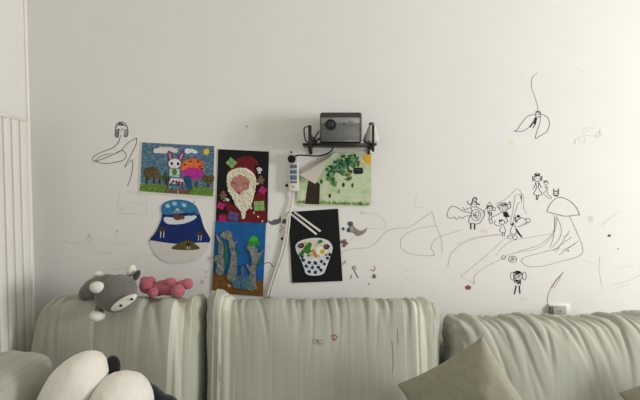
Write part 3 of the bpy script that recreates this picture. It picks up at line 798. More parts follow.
def vert(i, j, lift): return bm.verts.new(curl(*rnd_corner(x0 + (x1 - x0) * i / NX, y0 + (y1 - y0) * j / NY), lift))
A_ = [[vert(i, j, .0) for j in range(NY + 1)] for i in range(NX + 1)]
B_ = [[vert(i, j, -.0008) for j in range(NY + 1)] for i in range(NX + 1)]
for i in range(NX):
    for j in range(NY):
        f = bm.faces.new((A_[i][j], A_[i + 1][j], A_[i + 1][j + 1], A_[i][j + 1])); f.material_index = 0
        f = bm.faces.new((B_[i][j], B_[i][j + 1], B_[i + 1][j + 1], B_[i + 1][j])); f.material_index = 1
for i in range(NX):
    for j in (0, NY):
        f = bm.faces.new((A_[i][j], B_[i][j], B_[i + 1][j], A_[i + 1][j])); f.material_index = 1
for j in range(NY):
    for i in (0, NX):
        f = bm.faces.new((A_[i][j], A_[i][j + 1], B_[i][j + 1], B_[i][j])); f.material_index = 1
mats = [flat((166, 188, 140), rgb2=(206, 214, 186), scale=22), mat('paper back', (206, 201, 186), .8, .03, 30)]
lay = [0.0004]
def dab(pts, m, smooth=True, area=True):
    """a brush mark following the sheet"""
    if m not in mats: mats.append(m)
    if smooth: pts = [(v.x, v.y) for v in catmull([Vector((x, y, 0)) for x, y in pts], 4, True)]
    lay[0] += .000004
    vs = [bm.verts.new(curl(ox + x / k, oy + y / k, lay[0])) for x, y in pts]
    f = bm.faces.new(vs); f.material_index = mats.index(m)
def blob(cx, cy, rx, ry, m, rag=.25, n=9, rot=0):
    c_, d_ = math.cos(R(rot)), math.sin(R(rot)); pts = []
    for i in range(n):
        t = 2 * math.pi * i / n; j = 1 + rag * random.uniform(-1, 1)
        x, y = rx * math.cos(t) * j, ry * math.sin(t) * j; pts.append((cx + x * c_ - y * d_, cy + x * d_ + y * c_))
    dab(pts, m)
pale = flat((196, 206, 176), .05)
for cx, cy, rx, ry in ((360, 240, 70, 40), (440, 230, 40, 60), (250, 320, 40, 20), (400, 300, 60, 20)): blob(cx, cy, rx, ry, flat((190, 204, 168), .06), .2, 12)
dab([(134, 250), (144, 200), (206, 240), (204, 300), (203, 357), (118, 355)], flat((42, 30, 24), rgb2=(72, 54, 44), scale=150), False)
for i in range(6): x = 140 + i * 11; dab([(x, 260), (x + 5, 262), (x - 3, 350), (x - 9, 350)], flat((40, 28, 22)), False)
gs = [flat((26, 66, 40)), flat((44, 96, 52)), flat((84, 132, 76)), flat((18, 52, 44)), flat((110, 156, 96)), flat((60, 108, 84))]
rnd = random.Random(11)
for cx, cy, rx, ry, n_ in ((365, 95, 60, 24, 44), (330, 130, 55, 26, 44), (400, 120, 34, 20, 18), (275, 160, 34, 24, 30), (268, 200, 22, 22, 20), (285, 235, 14, 16, 12), (350, 170, 34, 18, 22), (372, 205, 12, 14, 8)):
    for _ in range(n_):
        t, q = rnd.uniform(0, 6.28), math.sqrt(rnd.random()); s = rnd.uniform(7, 12)
        blob(cx + rx * q * math.cos(t), cy + ry * q * math.sin(t), s, s * rnd.uniform(.5, .9), rnd.choice(gs), .3, 7, rnd.uniform(0, 180))
for _ in range(10): blob(rnd.uniform(345, 385), rnd.uniform(175, 215), 6, 4, flat((150, 150, 60)), .3, 7)
dab([(452, 78), (496, 70), (496, 130), (478, 126), (458, 104)], flat((222, 172, 40)), False)
for q in range(4): dab([(440 + q * 6, 100 + q * 12), (446 + q * 6, 98 + q * 12), (436 + q * 12, 122 + q * 9), (430 + q * 12, 122 + q * 9)], flat((224, 204, 110)), False)
dab([(398, 152), (408, 146), (446, 146), (453, 154), (453, 176), (446, 182), (408, 184), (398, 176)], flat((22, 34, 32)), False)
dab([(404, 156), (446, 152), (448, 160), (406, 164)], flat((44, 70, 64)), False)
for cx, cy, m in ((340, 245, gs[3]), (392, 248, flat((70, 100, 60))), (262, 308, gs[3]), (315, 283, gs[4]), (214, 226, gs[1])): blob(cx, cy, 7, 13, m, .08, 10, 5)
for _ in range(150):
    x = rnd.uniform(80, 484); hgt = rnd.uniform(8, 26); yb = 350 + 12 * (x - 80) / 400
    if 120 < x < 205: continue
    dab([(x - 4, yb), (x + 4, yb), (x + rnd.uniform(-4, 4), yb - hgt)], rnd.choice([flat((74, 128, 44)), flat((112, 152, 66)), flat((60, 104, 40)), flat((150, 176, 96))]), False)
o = obj('painting', bm, mats, None, smooth=False, loc=P(334, 206, Yc))
tag(o, "child's painting of a leafy green tree, its top left corner curled over", 'painting')

# 6 noodle bowl collage
ox, oy, k = 284, 204, 4.66
Yn = -.0045
S = group_root('collage', 317, 282, Yn, 'black collage of a noodle bowl with two white chopsticks', 'collage')
a = sub(Yn, ox, oy, k); a.sheet([(20, 38), (252, 22), (273, 359), (38, 368)], flat((13, 15, 16), .2)); a.build('paper', S)
bowlp = [(54, 195), (70, 175), (110, 162), (160, 158), (205, 170), (226, 198), (224, 222), (210, 262), (196, 300), (182, 326), (140, 334), (104, 326), (94, 300), (80, 262), (60, 225)]
a = sub(Yn - .0014, ox, oy, k); a.poly(bowlp, flat((206, 208, 208), .05), True)
navy = flat((26, 32, 74))
for x, y in ((90, 262), (118, 272), (146, 274), (174, 268), (202, 252), (104, 290), (132, 296), (160, 294), (188, 280), (118, 314), (146, 318), (172, 308), (84, 246), (214, 236)): a.ell(x, y, 9, 8, navy, random.uniform(0, 60), n=8, rag=.2)
for x, y in ((104, 274), (160, 282), (146, 306), (188, 262), (132, 282), (120, 296)): a.stroke([(x - 10, y), (x + 10, y + 2)], .0014, flat((110, 120, 150)))
a.build('bowl', S, 'white bowl with dark blue spots')
a = sub(Yn - .0024, ox, oy, k); a.ell(138, 208, 74, 42, flat((196, 190, 168), rgb2=(214, 210, 196), scale=180), 3, rag=.04)
for q in range(12): x, y = random.uniform(90, 190), random.uniform(180, 240); a.stroke([(x - 14, y), (x, y - 6), (x + 14, y + 3)], .0012, flat((226, 222, 206)))
a.build('noodles', S, 'pale noodles')
a = sub(Yn - .0034, ox, oy, k)
for pl in ([(70, 232), (88, 212), (104, 188), (122, 178), (130, 192), (122, 208), (128, 222), (110, 234), (98, 226), (86, 242), (72, 244)], [(156, 178), (168, 166), (180, 172), (174, 182), (160, 184)]): a.poly(pl, flat((34, 92, 34), rgb2=(60, 124, 44), scale=200), True)
a.build('greens', S, 'green leaves in the bowl')
a = sub(Yn - .0034, ox, oy, k); a.ell(176, 220, 25, 22, flat((226, 226, 214)), rag=.05); e = a.build('egg', S, 'halved white egg')
a = sub(Yn - .0042, ox, oy, k); a.ell(180, 222, 12, 11, flat((206, 166, 40))); a.build('yolk', e, 'yellow yolk')
for x, y in ((80, 194), (198, 200)):
    a = sub(Yn - .0038, ox, oy, k); a.ell(x, y, 15, 12, flat((66, 40, 40)), -20, rag=.1).ell(x - 3, y - 1, 6, 4, flat((140, 96, 90)), -20); a.build('mushroom', S, 'dark brown mushroom slice')
a = sub(Yn - .0038, ox, oy, k); a.poly([(128, 214), (138, 210), (156, 244), (146, 250)], flat((186, 112, 54))); a.build('carrot', S, 'orange carrot strip')
for q in range(6):
    x, y, cc = ((100, 180, (190, 170, 60)), (115, 240, (60, 110, 50)), (160, 244, (190, 180, 90)), (150, 190, (176, 160, 190)), (196, 236, (80, 120, 60)), (128, 236, (200, 150, 80)))[q]
    a = sub(Yn - .0036, ox, oy, k); a.ell(x, y, 7, 5, flat(cc), rag=.2); a.build('topping', S)
def stick(p, q, w):
    bm = bmesh.new(); A0, B0 = P(ox + p[0] / k, oy + p[1] / k, Yn - .003), P(ox + q[0] / k, oy + q[1] / k, Yn - .003)
    L_ = (B0 - A0).length; m_ = (A0 + B0) / 2; ang = math.atan2(B0.z - A0.z, B0.x - A0.x)
    box(bm, m_ - Vector((L_ / 2, .0015, w / 2)), m_ + Vector((L_ / 2, .0015, w / 2)), .0008, 1, Matrix.Rotation(-ang, 3, 'Y'), m_)
    obj('chopstick', bm, flat((208, 206, 196), .04), S, label='white paper chopstick')
stick((26, 42), (152, 142), .0085); stick((48, 38), (170, 128), .0085)
a = sub(Yn - .0046, ox, oy, k); a.rect(22, 48, 14, 16, flat((120, 120, 116)), 30); a.build('tape', S, 'grey tape at the corner')

# ------------------------------------------------------------------ small stickers on the wall
def sticker(build, label, px, py, cat='sticker'):
    a = Art(0, 0, 1, -.0008, .0002); build(a)
    o = a.build('sticker', None, loc=P(px, py, -.001)); tag(o, label, cat)
def poly_sheet(a, pts, m): a.sheet([(v.x, v.y) for v in catmull([Vector((x, y, 0)) for x, y in pts], 4, True)], m, .0008)
gry, blu, tan = flat((92, 98, 106), .15), flat((56, 92, 112), .2), flat((150, 138, 122), .15)
def s_(a):
    poly_sheet(a, [(267.5, 220), (271, 221.5), (274, 219.5), (278, 219), (280.5, 216.5), (281, 221), (278, 224), (273, 225), (270, 224)], gry)
    a.stroke([(280.5, 222), (283, 223.5)], .002, dk)
sticker(s_, 'small grey bird sticker left of the white cord', 274, 225)
def s_(a): poly_sheet(a, [(282.5, 220), (285, 218.8), (287.5, 220.5), (287, 223), (284, 223.8), (282.2, 222)], flat((112, 82, 76), .3)); a.ell(284.5, 221, 1, .8, flat((70, 50, 50)))
sticker(s_, 'tiny brown sticker between grey bird and noodle picture', 285, 224)
def s_(a): a.stroke([(280, 226), (283, 228), (281, 230), (279.5, 231), (280.5, 232.5)], .0022, flat((96, 84, 78)))
sticker(s_, 'thin brown curl below the grey bird sticker', 281, 232)
def s_(a): poly_sheet(a, [(280.5, 238.5), (282.5, 237), (284.3, 238.8), (282.3, 240.4)], flat((116, 78, 72), .3)); a.ell(282.4, 238.8, .7, .7, dk)
sticker(s_, 'tiny brown diamond sticker below the curl', 282, 240)
def s_(a): a.stroke([(264.5, 263.5), (268, 262.5), (271, 264), (273.5, 267)], .0028, flat((84, 78, 74)))
sticker(s_, 'dark curved mark right of the totem collage', 269, 267)
def s_(a):
    poly_sheet(a, [(348.5, 227), (352, 224), (356, 228.5), (361, 230.5), (365, 229.2), (367, 227.5), (366, 231.5), (362, 235), (357, 236), (353, 233), (349, 231.5)], tan)
    a.up(); a.ell(350.3, 223.7, 2.8, 2.4, blu).ell(348.6, 230, 2.0, 2.4, blu).ell(343.3, 228.8, 1.5, 1.7, blu).ell(352, 228, 1.3, 1.6, flat((190, 170, 150)))
    a.stroke([(354, 232), (358, 233.5), (362, 232.5)], .0014, flat((84, 76, 70))).stroke([(349, 226), (353, 228), (357, 232.5)], .0014, flat((40, 60, 76)))
sticker(s_, 'blue-headed tan mermaid sticker right of the noodle picture', 357, 236)
def s_(a):
    for x, y in ((341.8, 242), (344.5, 240.8), (346.2, 243.4), (344, 245.6)): a.ell(x, y, 1.9, 1.7, flat((122, 96, 100), .3)); a.up()
    a.ell(344, 243, .9, .9, flat((80, 50, 60)))
sticker(s_, 'small mauve flower sticker on the edge of the noodle picture', 344, 246)
def s_(a): a.stroke([(342.5, 265), (344.8, 261.5), (346.5, 260)], .0026, flat((120, 88, 80))); a.stroke([(343.5, 262.5), (346.5, 263)], .002, flat((120, 88, 80)))
sticker(s_, 'small brown twig sticker at the noodle picture lower edge', 344, 265)
def s_(a):
    n_ = 14; a.stroke([(354 + 1.8 * math.cos(R(25 * q)), 268 + 2 * math.sin(R(25 * q))) for q in range(15)], .0022, flat((70, 66, 54)))
    a.stroke([(354.2, 270), (356, 274), (358.5, 278)], .0034, flat((56, 54, 44))); a.stroke([(350.2, 279), (351.8, 275)], .0036, flat((60, 58, 48))); a.ell(353.6, 267.8, .9, .9, flat((146, 140, 100)))
sticker(s_, 'black key-shaped sticker below the mermaid sticker', 355, 279)
def s_(a): a.stroke([(370.5, 269.5), (373, 270.8), (375, 269), (374, 266)], .0030, flat((124, 62, 58)))
sticker(s_, 'tiny red hook-shaped sticker right of the key sticker', 373, 271)
def s_(a): poly_sheet(a, [(371.8, 277.5), (374, 273.5), (376.4, 277.2), (374.2, 278.6)], flat((130, 132, 100), .2)); a.ell(374, 276.5, .9, .9, flat((86, 92, 66)))
sticker(s_, 'tiny green drop sticker under the red hook sticker', 374, 278.5)

# ------------------------------------------------------------------ wall shelf
YS0, YS1 = -.150, -.012
def Zat(py, Y): return P(320, py, Y).z
def Xat(px, Y): return P(px, 180, Y).x
zs = Zat(145.2, YS0)                         # underside, front edge
sh = thing('wall_shelf', (Xat(340, -.08), -.004, zs - .03), 'black metal shelf on two brackets holding the grey projector', 'shelf')
xa, xb = Xat(302.5, YS0), Xat(376.5, YS0)
bm = bmesh.new(); box(bm, (xa, YS0, zs), (xb, YS1, zs + .006), .001, 1); obj('shelf_board', bm, M_black, sh)
bm = bmesh.new(); box(bm, (xa, YS0 - .003, zs - .0005), (xb, YS0, zs + .0075)); obj('front_rim', bm, M_black, sh)
for px in (310, 372.7):
    x = Xat(px, YS0); bm = bmesh.new()
    hw = .0062 if px < 340 else .0046
    box(bm, (x - hw, YS0 - .009, zs - .024), (x + hw, YS0 - .004, zs + .072), .001, 1)
    box(bm, (x - hw, YS0 - .004, zs - .012), (x + hw, -.001, zs - .004), .001, 1)
    box(bm, (x - hw, -.007, zs - .026), (x + hw, -.001, zs + .05), .001, 1)
    obj('bracket', bm, M_black, sh)
# projector
xp0, xp1 = Xat(320.0, -.135), Xat(361.6, -.135)
zp0 = zs + .0065; zp1 = Zat(112.3, -.135)
pj = thing('projector', ((xp0 + xp1) / 2, -.085, zp0), 'boxy grey projector with round black lens on the wall shelf', 'projector')
Mbody = mat('grey anodised case', (106, 107, 104), .38, .05, 20, metallic=.35, spec=.5)
Mdark = mat('dark grey top case', (62, 63, 61), .45, .08, 20, metallic=.2)
Mband = mat('light grey band', (140, 141, 136), .4, .04, 20, metallic=.3)
yp0, yp1 = -.140, -.030
bm = bmesh.new(); box(bm, (xp0, yp0, zp0 + .004), (xp1, yp1, zp1), .009, 4); body = obj('body', bm, Mdark, pj)
zb1 = Zat(123.8, yp0); zb2 = Zat(117.6, yp0)
bm = bmesh.new(); box(bm, (xp0 + .003, yp0 - .0025, zp0 + .006), (xp1 - .009, yp0 + .002, zb1 - .0006), .001, 1); obj('front_grille', bm, mat('grey mesh grille', (104, 105, 102), .4, .10, 900, metallic=.3, bump=.6, bscale=1200), pj)
bm = bmesh.new(); box(bm, (xp0 + .003, yp0 - .0025, zb1), (xp1 - .009, yp0 + .002, zb2), .001, 1); obj('front_band', bm, Mband, pj, label='lighter grey band across the front')
bm = bmesh.new(); box(bm, (xp0 + .004, yp0 - .003, zp0 + .0085), (xp1 - .010, yp0 - .002, zp0 + .0105)); obj('trim_line', bm, Mband, pj)
lc = P(330.6, 124.6, yp0 - .0025); rl = 5.5 * (P(331, 124, yp0) - P(330, 124, yp0)).length
def disc(bm, c, r, depth, n=36):
    vs = bmesh.ops.create_cone(bm, cap_ends=True, segments=n, radius1=r, radius2=r * .96, depth=depth)['verts']
    mt = Matrix.Translation(c) @ Matrix.Rotation(R(90), 4, 'X')
    for v in vs: v.co = mt @ v.co
bm = bmesh.new(); disc(bm, lc + Vector((0, -.0015, 0)), rl, .005); ln = obj('lens', bm, M_blackplastic, pj, smooth=False)
bm = bmesh.new(); ball(bm, lc + Vector((0, -.0035, 0)), (rl * .62, .003, rl * .62)); obj('glass', bm, mat('dark lens glass', (20, 20, 26), .08, .05, 10, spec=.6), ln)
sc = P(344.2, 123.2, yp0 - .003); bm = bmesh.new(); disc(bm, sc, .0022, .003, 16); obj('sensor', bm, M_blackplastic, pj, smooth=False)
bm = bmesh.new(); box(bm, P(349, 122.6, yp0) + Vector((0, -.0031, 0)), P(355, 121.6, yp0) + Vector((0, -.002, 0))); obj('nameplate', bm, flat((122, 122, 118)), pj)
for dx in (.015, -.015):
    xx = xp0 + dx if dx > 0 else xp1 + dx
    for yy in (-.12, -.05):
        bm = bmesh.new(); box(bm, (xx - .006, yy - .006, zp0), (xx + .006, yy + .006, zp0 + .0045)); obj('foot', bm, M_blackplastic, pj)
# bundle of black cable at the shelf's left end
yc = -.13
cb = bmesh.new()
tube(cb, [P(322, 141, -.10), P(318, 139, -.105), P(315.5, 142.5, -.118), P(312, 140, -.12), P(308, 142.5, -.13), P(305.2, 139, -.135), P(304, 130, -.138), P(305.2, 127.2, -.138), P(308.8, 126.6, -.136)], .0024, 8, 6)
tube(cb, [P(319, 131, -.10), P(317, 134, -.105), P(315, 138, -.11), P(314, 141.5, -.12), P(311, 143, -.125)], .0026, 8, 6)
tube(cb, [P(320, 138, -.09), P(316, 141.5, -.10), P(313, 137.5, -.115), P(317, 143, -.12)], .0022, 8, 6)
o = obj('cable', cb, M_blackplastic, None, loc=(Xat(312, -.12), -.12, zs + .006)); tag(o, 'coil of black cable beside the projector on the shelf left end', 'cable')
# white cloth pouch right end
pc_ = P(371.2, 135, -.085)
pou = thing('pouch', (pc_.x, -.085, zs + .006), 'small white cloth pouch behind the right shelf bracket', 'pouch')
bm = bmesh.new(); zz0 = zs + .0065; zz1 = Zat(124.5, -.085)
hh = zz1 - zz0
for f_ in (1,):
    rings = []
    for i in range(15):
        t = i / 14; wr = math.sin(min(1, t * 4 + .18) * math.pi / 2) * (1 - .62 * max(0, t - .25) / .75) if t < 1 else .1
        ring = []
        for q in range(28):
            an = 2 * math.pi * q / 28; fo = 1 + .05 * math.sin(an * 7 + t * 3) + .06 * nz(math.cos(an) * 2, math.sin(an) * 2, t * 3)
            ring.append(bm.verts.new((pc_.x + .003 + .030 * wr * fo * math.cos(an) - .004 * (1 - t), -.085 + .030 * wr * fo * math.sin(an), zz0 + hh * t)))
        rings.append(ring)
    for i in range(14):
        for q in range(28): bm.faces.new((rings[i][q], rings[i][(q + 1) % 28], rings[i + 1][(q + 1) % 28], rings[i + 1][q]))
    bm.faces.new(rings[0][::-1]); bm.faces.new(rings[-1])
obj('bag', bm, mat('white cloth', (196, 194, 186), .9, .06, 90, bump=.4, bscale=300), pou)
bm = bmesh.new(); ball(bm, (pc_.x + .001, -.085, zz1 + .002), (.011, .011, .007)); obj('tied_top', bm, mat('grey cord', (90, 90, 86), .8), pou, label='dark tied top')

# ------------------------------------------------------------------ power strip with plug and cords
px0, px1 = 288.4, 298.6
ys = -.030
stp = thing('power_strip', P(293.5, 191.5, -.001), 'white power strip hung upright on the wall with grey-blue sockets', 'power strip')
bm = bmesh.new(); box(bm, P(px0, 191.5, ys), Vector((P(px1, 153, ys).x, -.001, P(px1, 153, ys).z)), .005, 3); obj('housing', bm, M_strip, stp)
blue = mat('grey blue socket', (104, 122, 142), .5, .1, 60); slot = flat((40, 46, 56))
for yy, hgt in ((166.5, 4.2), (171.8, 4.4), (177.5, 5.0), (182.0, 2.6)):
    a_, b_ = P(289.9, yy + hgt / 2, ys), P(297.1, yy - hgt / 2, ys)
    bm = bmesh.new(); box(bm, a_ + Vector((0, -.0012, 0)), b_ + Vector((0, .001, 0)), .0008, 1); sk = obj('socket', bm, blue, stp)
    if hgt > 3:
        for qx in (292.0, 295.0):
            c0 = P(qx, yy, ys - .0014); bm = bmesh.new(); box(bm, c0 - Vector((.0015, .0003, .0035)), c0 + Vector((.0015, .0003, .0035))); obj('slot', bm, slot, sk, smooth=False)
bm = bmesh.new(); c0 = P(293.4, 186.6, ys - .0005); box(bm, c0 - Vector((.007, .0008, .003)), c0 + Vector((.007, .0008, .003)), .0006, 1); obj('switch', bm, flat((190, 150, 140)), stp, label='pinkish switch')
bm = bmesh.new(); disc(bm, P(286.6, 185.4, -.004), .006, .008, 14); obj('hook', bm, M_blackplastic, stp, smooth=False)
bm = bmesh.new(); disc(bm, P(291.2, 152.2, -.004), .0042, .008, 14); obj('screw', bm, flat((60, 58, 54)), stp, smooth=False)
bm = bmesh.new()
tube(bm, [P(293.6, 191.3, -.018), P(292.6, 197, -.012), P(292, 204, -.012), P(290.6, 210, -.014), P(289.6, 216, -.014), P(289, 225, -.012), P(287, 240, -.010), P(284.5, 252, -.009), P(279, 268, -.008), P(274, 282, -.008), P(269.5, 298, -.008)], .0042, 10, 6)
tube(bm, [P(288.2, 213, -.014), P(286.2, 228, -.011), P(284, 241, -.009), P(280.5, 254, -.009), P(275.5, 269, -.008), P(271, 282, -.008), P(266.5, 297, -.008)], .0042, 10, 6)
obj('cord', bm, M_cord, stp, label='doubled white cord hanging behind the sofa')
pl = thing('plug', P(291.5, 160, ys - .001), 'round black plug in the white power strip, black cable up to shelf', 'plug')
bm = bmesh.new(); pc2 = P(291.6, 159, ys - .013); disc(bm, pc2, .0155, .022, 26); obj('plug_body', bm, M_blackplastic, pl, smooth=False)
bm = bmesh.new(); tube(bm, [pc2 + Vector((.001, -.012, -.001)), P(293, 157.6, -.062), P(298, 155.3, -.064), P(306, 155.4, -.062), P(316, 156, -.07), P(324, 154.8, -.09), P(330, 152, -.12), P(332.8, 148.4, -.157), P(332.8, 145, -.158), P(332.5, 143.6, -.153)], .0028, 10, 8); obj('cable', bm, M_blackplastic, pl)
bm = bmesh.new(); tube(bm, [pc2 + Vector((-.004, -.0125, .002)), pc2 + Vector((.006, -.0135, .004))], .0018, 8, 3); obj('logo_bar', bm, flat((150, 150, 146)), pl) if False else bm.free()

# small nail hole mark on the wall above
bm = bmesh.new(); disc(bm, P(247, 126.3, -.003), .0030, .006, 12); o = obj('nail', bm, flat((150, 146, 138)), None, smooth=False, loc=P(247, 126.3, 0)); tag(o, 'small grey nail in the bare wall left of the shelf', 'nail')
# wall socket behind the right back cushion
so = thing('wall_socket', P(559, 314, -.001), 'white wall socket peeping out above the right back cushion', 'socket')
bm = bmesh.new(); box(bm, P(548.5, 325, -.009), Vector((P(570.5, 304, -.009).x, -.0005, P(570.5, 304, -.009).z)), .003, 2); obj('plate', bm, mat('socket plastic', (226, 223, 214), .4, .02, 10), so)
bm = bmesh.new(); box(bm, P(552.8, 322, -.018), Vector((P(566.8, 306.2, -.018).x, -.008, P(566.8, 306.2, -.018).z)), .003, 2); ad = obj('adapter', bm, mat('grey adapter', (168, 168, 160), .5, .04, 30), so, label='pale grey adapter in the socket')
bm = bmesh.new(); box(bm, P(549.2, 322, -.016), P(551.6, 306.2, -.009), .001, 1); obj('switch', bm, flat((96, 96, 92)), so, label='dark grey switch edge')
bm = bmesh.new(); disc(bm, P(560.4, 311.4, -.0185), .0022, .002, 12); obj('indicator', bm, flat((30, 30, 30)), ad, smooth=False)

# ------------------------------------------------------------------ sofa
SZ = .30
sofa = thing('sofa', (.12, -.5, FZ), 'sage green fabric sofa under three loose back cushions', 'sofa')
Mfab = fabric_mat('sage weave', **FAB)
bm = cushion(2.30, .21, .78, .04, (60, 24, 10), 0, .002, seed=2.0); place(bm, (.16, -.53, FZ + .10)); obj('base', bm, Mfab, sofa)
bm = cushion(2.24, .095, .72, .035, (80, 30, 8), 0, .002, seed=5.0); place(bm, (.17, -.56, .207)); obj('seat_cushion', bm, Mfab, sofa)
bm = cushion(2.30, .60, .09, .04, (80, 8, 20), 0, .002, seed=6.0); place(bm, (.16, -.085, FZ + .10)); obj('backrest', bm, Mfab, sofa)
# left armrest
bm = cushion(.180, .698, .86, .062, (30, 90, 50), 0, .003, 20, seed=9.4)
place(bm, (-.880, -.885, FZ + .10)); arm = obj('armrest', bm, fabric_mat('plain sage cloth', (160, 161, 147), (170, 171, 157)), sofa)
for x in (-.9, 1.2):
    for y in (-.2, -.86):
        bm = bmesh.new(); box(bm, (x - .03, y - .03, FZ), (x + .03, y + .03, FZ + .105), .005, 1); obj('leg', bm, mat('dark wood', (60, 42, 30)), sofa)

TILT = R(-9)
def corner_ear(sx, amt, drop=0):
    def w(p, ux, uz, nr):
        e = max(0, sx * ux - .80) / .20; t = max(0, uz - .70) / .30
        p = p.copy()
        p.z += amt * e * t - drop * e * e * t
        # crumple
        p += nr * (.010 * e * max(0, uz) * nz(p.x * 40, p.y * 40, p.z * 24))
        return p
    return w
def mid_warp(p, ux, uz, nr):
    p = corner_ear(-1, .060)(p, ux, uz, nr)
    p = corner_ear(1, .000, .004)(p, ux, uz, nr)
    return p
def left_warp(p, ux, uz, nr):
    p = corner_ear(1, .024)(p, ux, uz, nr)
    e = max(0, -ux - .3) / .7
    p.x -= .045 * e * (1 - uz) / 2        # flares out to the left towards its foot
    p.x += .045 * max(0, -ux) ** 3 * max(0, uz) ** 4
    return p
def right_warp(p, ux, uz, nr):
    p = corner_ear(-1, .006)(p, ux, uz, nr); return p
def seam(o_bm, hx, hz_, hy, mw): pass

def back_cushion(w, h, d, cx, yb, z0, yaw, warp, label, seed, pleat, freq, shear, stripes, fade, bulge=.03):
    bm = cushion(w, h, d, .045, (190, 24, 110), bulge, pleat, freq, shear, seed, warp, fade=fade)
    place(bm, (cx, yb, z0), TILT, yaw)
    tree = bvhtree.BVHTree.FromBMesh(bm)
    root = thing('back_cushion', (cx, yb, z0), label, 'cushion')
    # cloth is mapped in the cushion's own frame
    cv = obj('cover', bm, fabric_mat('sage striped weave', FAB['base'], FAB['pale'], stripes), root)
    return root, tree
mid, t_mid = back_cushion(.800, .4835, .165, .012, -.294, SZ, 0, mid_warp, 'middle sage sofa cushion with pale stripes and small ink scribbles', 1.7, .0055, 27, .02, [(-.40, -.28), (.27, .38)], .065)
lft, t_lft = back_cushion(.585, .4895, .165, -.702, -.284, SZ, R(-4), left_warp, 'left sage sofa cushion under the grey and pink plush toys', 4.2, .0080, 16, .15, [(.18, .27)], .07)
rgt, t_rgt = back_cushion(.80, .4315, .175, .842, -.299, SZ, R(3), right_warp, 'lower right sage sofa cushion with slanting folds', 7.9, .0085, 20, .30, None, .13)
def on(tree, px, py, off=.0012):
    d = ray(px, py).normalized(); h, n_, i, dist = tree.ray_cast(EYE, d)
    return h - d * off if h else None
def scrawl(tree, lines, w, m, parent, label, name='stain'):
    bm = bmesh.new()
    for ln_ in lines:
        q = catmull([Vector((x, y, 0)) for x, y in ln_], 5)
        pts = [on(tree, v.x, v.y) for v in q]; ribbon(bm, [p for p in pts if p], w, Vector((0, -1, 0)))
    obj(name, bm, m, parent, smooth=False, label=label)
c = at(200, 280, 2.4615)
scrawl(t_mid, [c((276, 150), (284, 147), (292, 151), (300, 148)), c((278, 157), (288, 154), (296, 158), (303, 155)), c((290, 145), (291, 160))], .0026, flat((134, 128, 92)), mid, 'faint olive scribble')
scrawl(t_mid, [c((322, 140), (330, 135), (338, 140), (333, 146), (324, 145)), c((326, 148), (334, 148)), c((329, 136), (330, 147))], .0028, flat((142, 92, 76)), mid, 'reddish brown scribble')
scrawl(t_mid, [c((472, 150), (476, 190), (474, 230)), c((486, 120), (488, 160))], .0020, flat((140, 130, 96)), mid, 'thin brownish streak')
scrawl(t_mid, [c((40, 190), (41, 230), (40, 262)), c((48, 205), (49, 250))], .0024, flat((152, 136, 112)), mid, 'faded brown streaks')

# ------------------------------------------------------------------ throw pillows
def pillow(w, h, d, seed, n=44):
    bm = grid_box((n, 2, n)); 
    for v in bm.verts:
        x, y, z = v.co
        k_ = (1 - abs(x) ** 2.4) * (1 - abs(z) ** 2.4); t = (max(0, k_) ** .5)
        pinch = 1 - .06 * (1 - abs(x) ** 2) * (abs(z) ** 2); pinch2 = 1 - .06 * (1 - z * z) * (x * x)
        wr = .010 * nz(x * 2.2, z * 2.2, seed) + .004 * nz(x * 6, z * 6, seed + 4)
        v.co = Vector((x * w / 2 * pinch2, y * (.006 + d / 2 * t) + wr * t * (1 if y < 0 else .5), z * h / 2 * pinch))
    return bm
def throw_pillow(top_px, loc, rot, w, h, d, label, m, seed):
    bm = pillow(w, h, d, seed)
    bmesh.ops.transform(bm, matrix=Matrix.Translation(loc) @ rot, verts=bm.verts[:])
    root = thing('throw_pillow', Vector((loc.x, loc.y, SZ)), label, 'pillow')
    obj('cover', bm, m, root)
    return root
wP, hP = .325, .325
# corner at the top: local (-w/2, +h/2) turned up
ang = R(52)
rot = (Matrix.Rotation(R(-33), 4, 'Z') @ Matrix.Rotation(R(-3), 4, 'X') @ Matrix.Rotation(ang, 4, 'Y'))
corner = rot @ Vector((-wP / 2, 0, hP / 2))
apex = P(482.5, 336.5, -.53)
Mpil = mat('plain sage weave', (150, 148, 130), .85, .06, 60, bump=.3, bscale=500, spec=.15)
throw_pillow(None, apex - corner, rot, wP, hP, .11, 'square sage throw pillow standing on its corner against the right back cushion', Mpil, 3.3)
rot2 = (Matrix.Rotation(R(-30), 4, 'Z') @ Matrix.Rotation(R(-8), 4, 'X') @ Matrix.Rotation(R(52), 4, 'Y'))
loc2 = P(706, 432, -.52) + Vector((-.02, 0, .043))
throw_pillow(None, loc2, rot2, .285, .285, .10, 'sage throw pillow cut off by the bottom right corner of the picture', Mpil, 6.1)

# ------------------------------------------------------------------ plush toys
def plush_mat(name, rgb, var=.08):
    return mat(name, rgb, .95, var, 60, bump=.7, bscale=420, sheen=.25, spec=.1)
def soft(name, parts, m, parent, vox=.006, smooth=6, label=None):
    """several lumps grown into one continuous plush skin"""
    bm = bmesh.new()
    for p in parts: ball(bm, *p)
    o = obj(name, bm, m, parent, label=label)
    r_ = o.modifiers.new('skin', 'REMESH'); r_.mode = 'VOXEL'; r_.voxel_size = vox; r_.use_smooth_shade = True
    s_m = o.modifiers.new('smooth', 'SMOOTH'); s_m.factor = .5; s_m.iterations = smooth
    tx = bpy.data.textures.new('plush lumps', 'CLOUDS'); tx.noise_scale = .035; tx.noise_depth = 2
    d_m = o.modifiers.new('lumps', 'DISPLACE'); d_m.texture = tx; d_m.strength = .006; d_m.mid_level = .5
    return o
def RZ(a_): return Matrix.Rotation(R(a_), 3, 'Y')
U = .00332                                    # metres per photograph unit at the cushion top
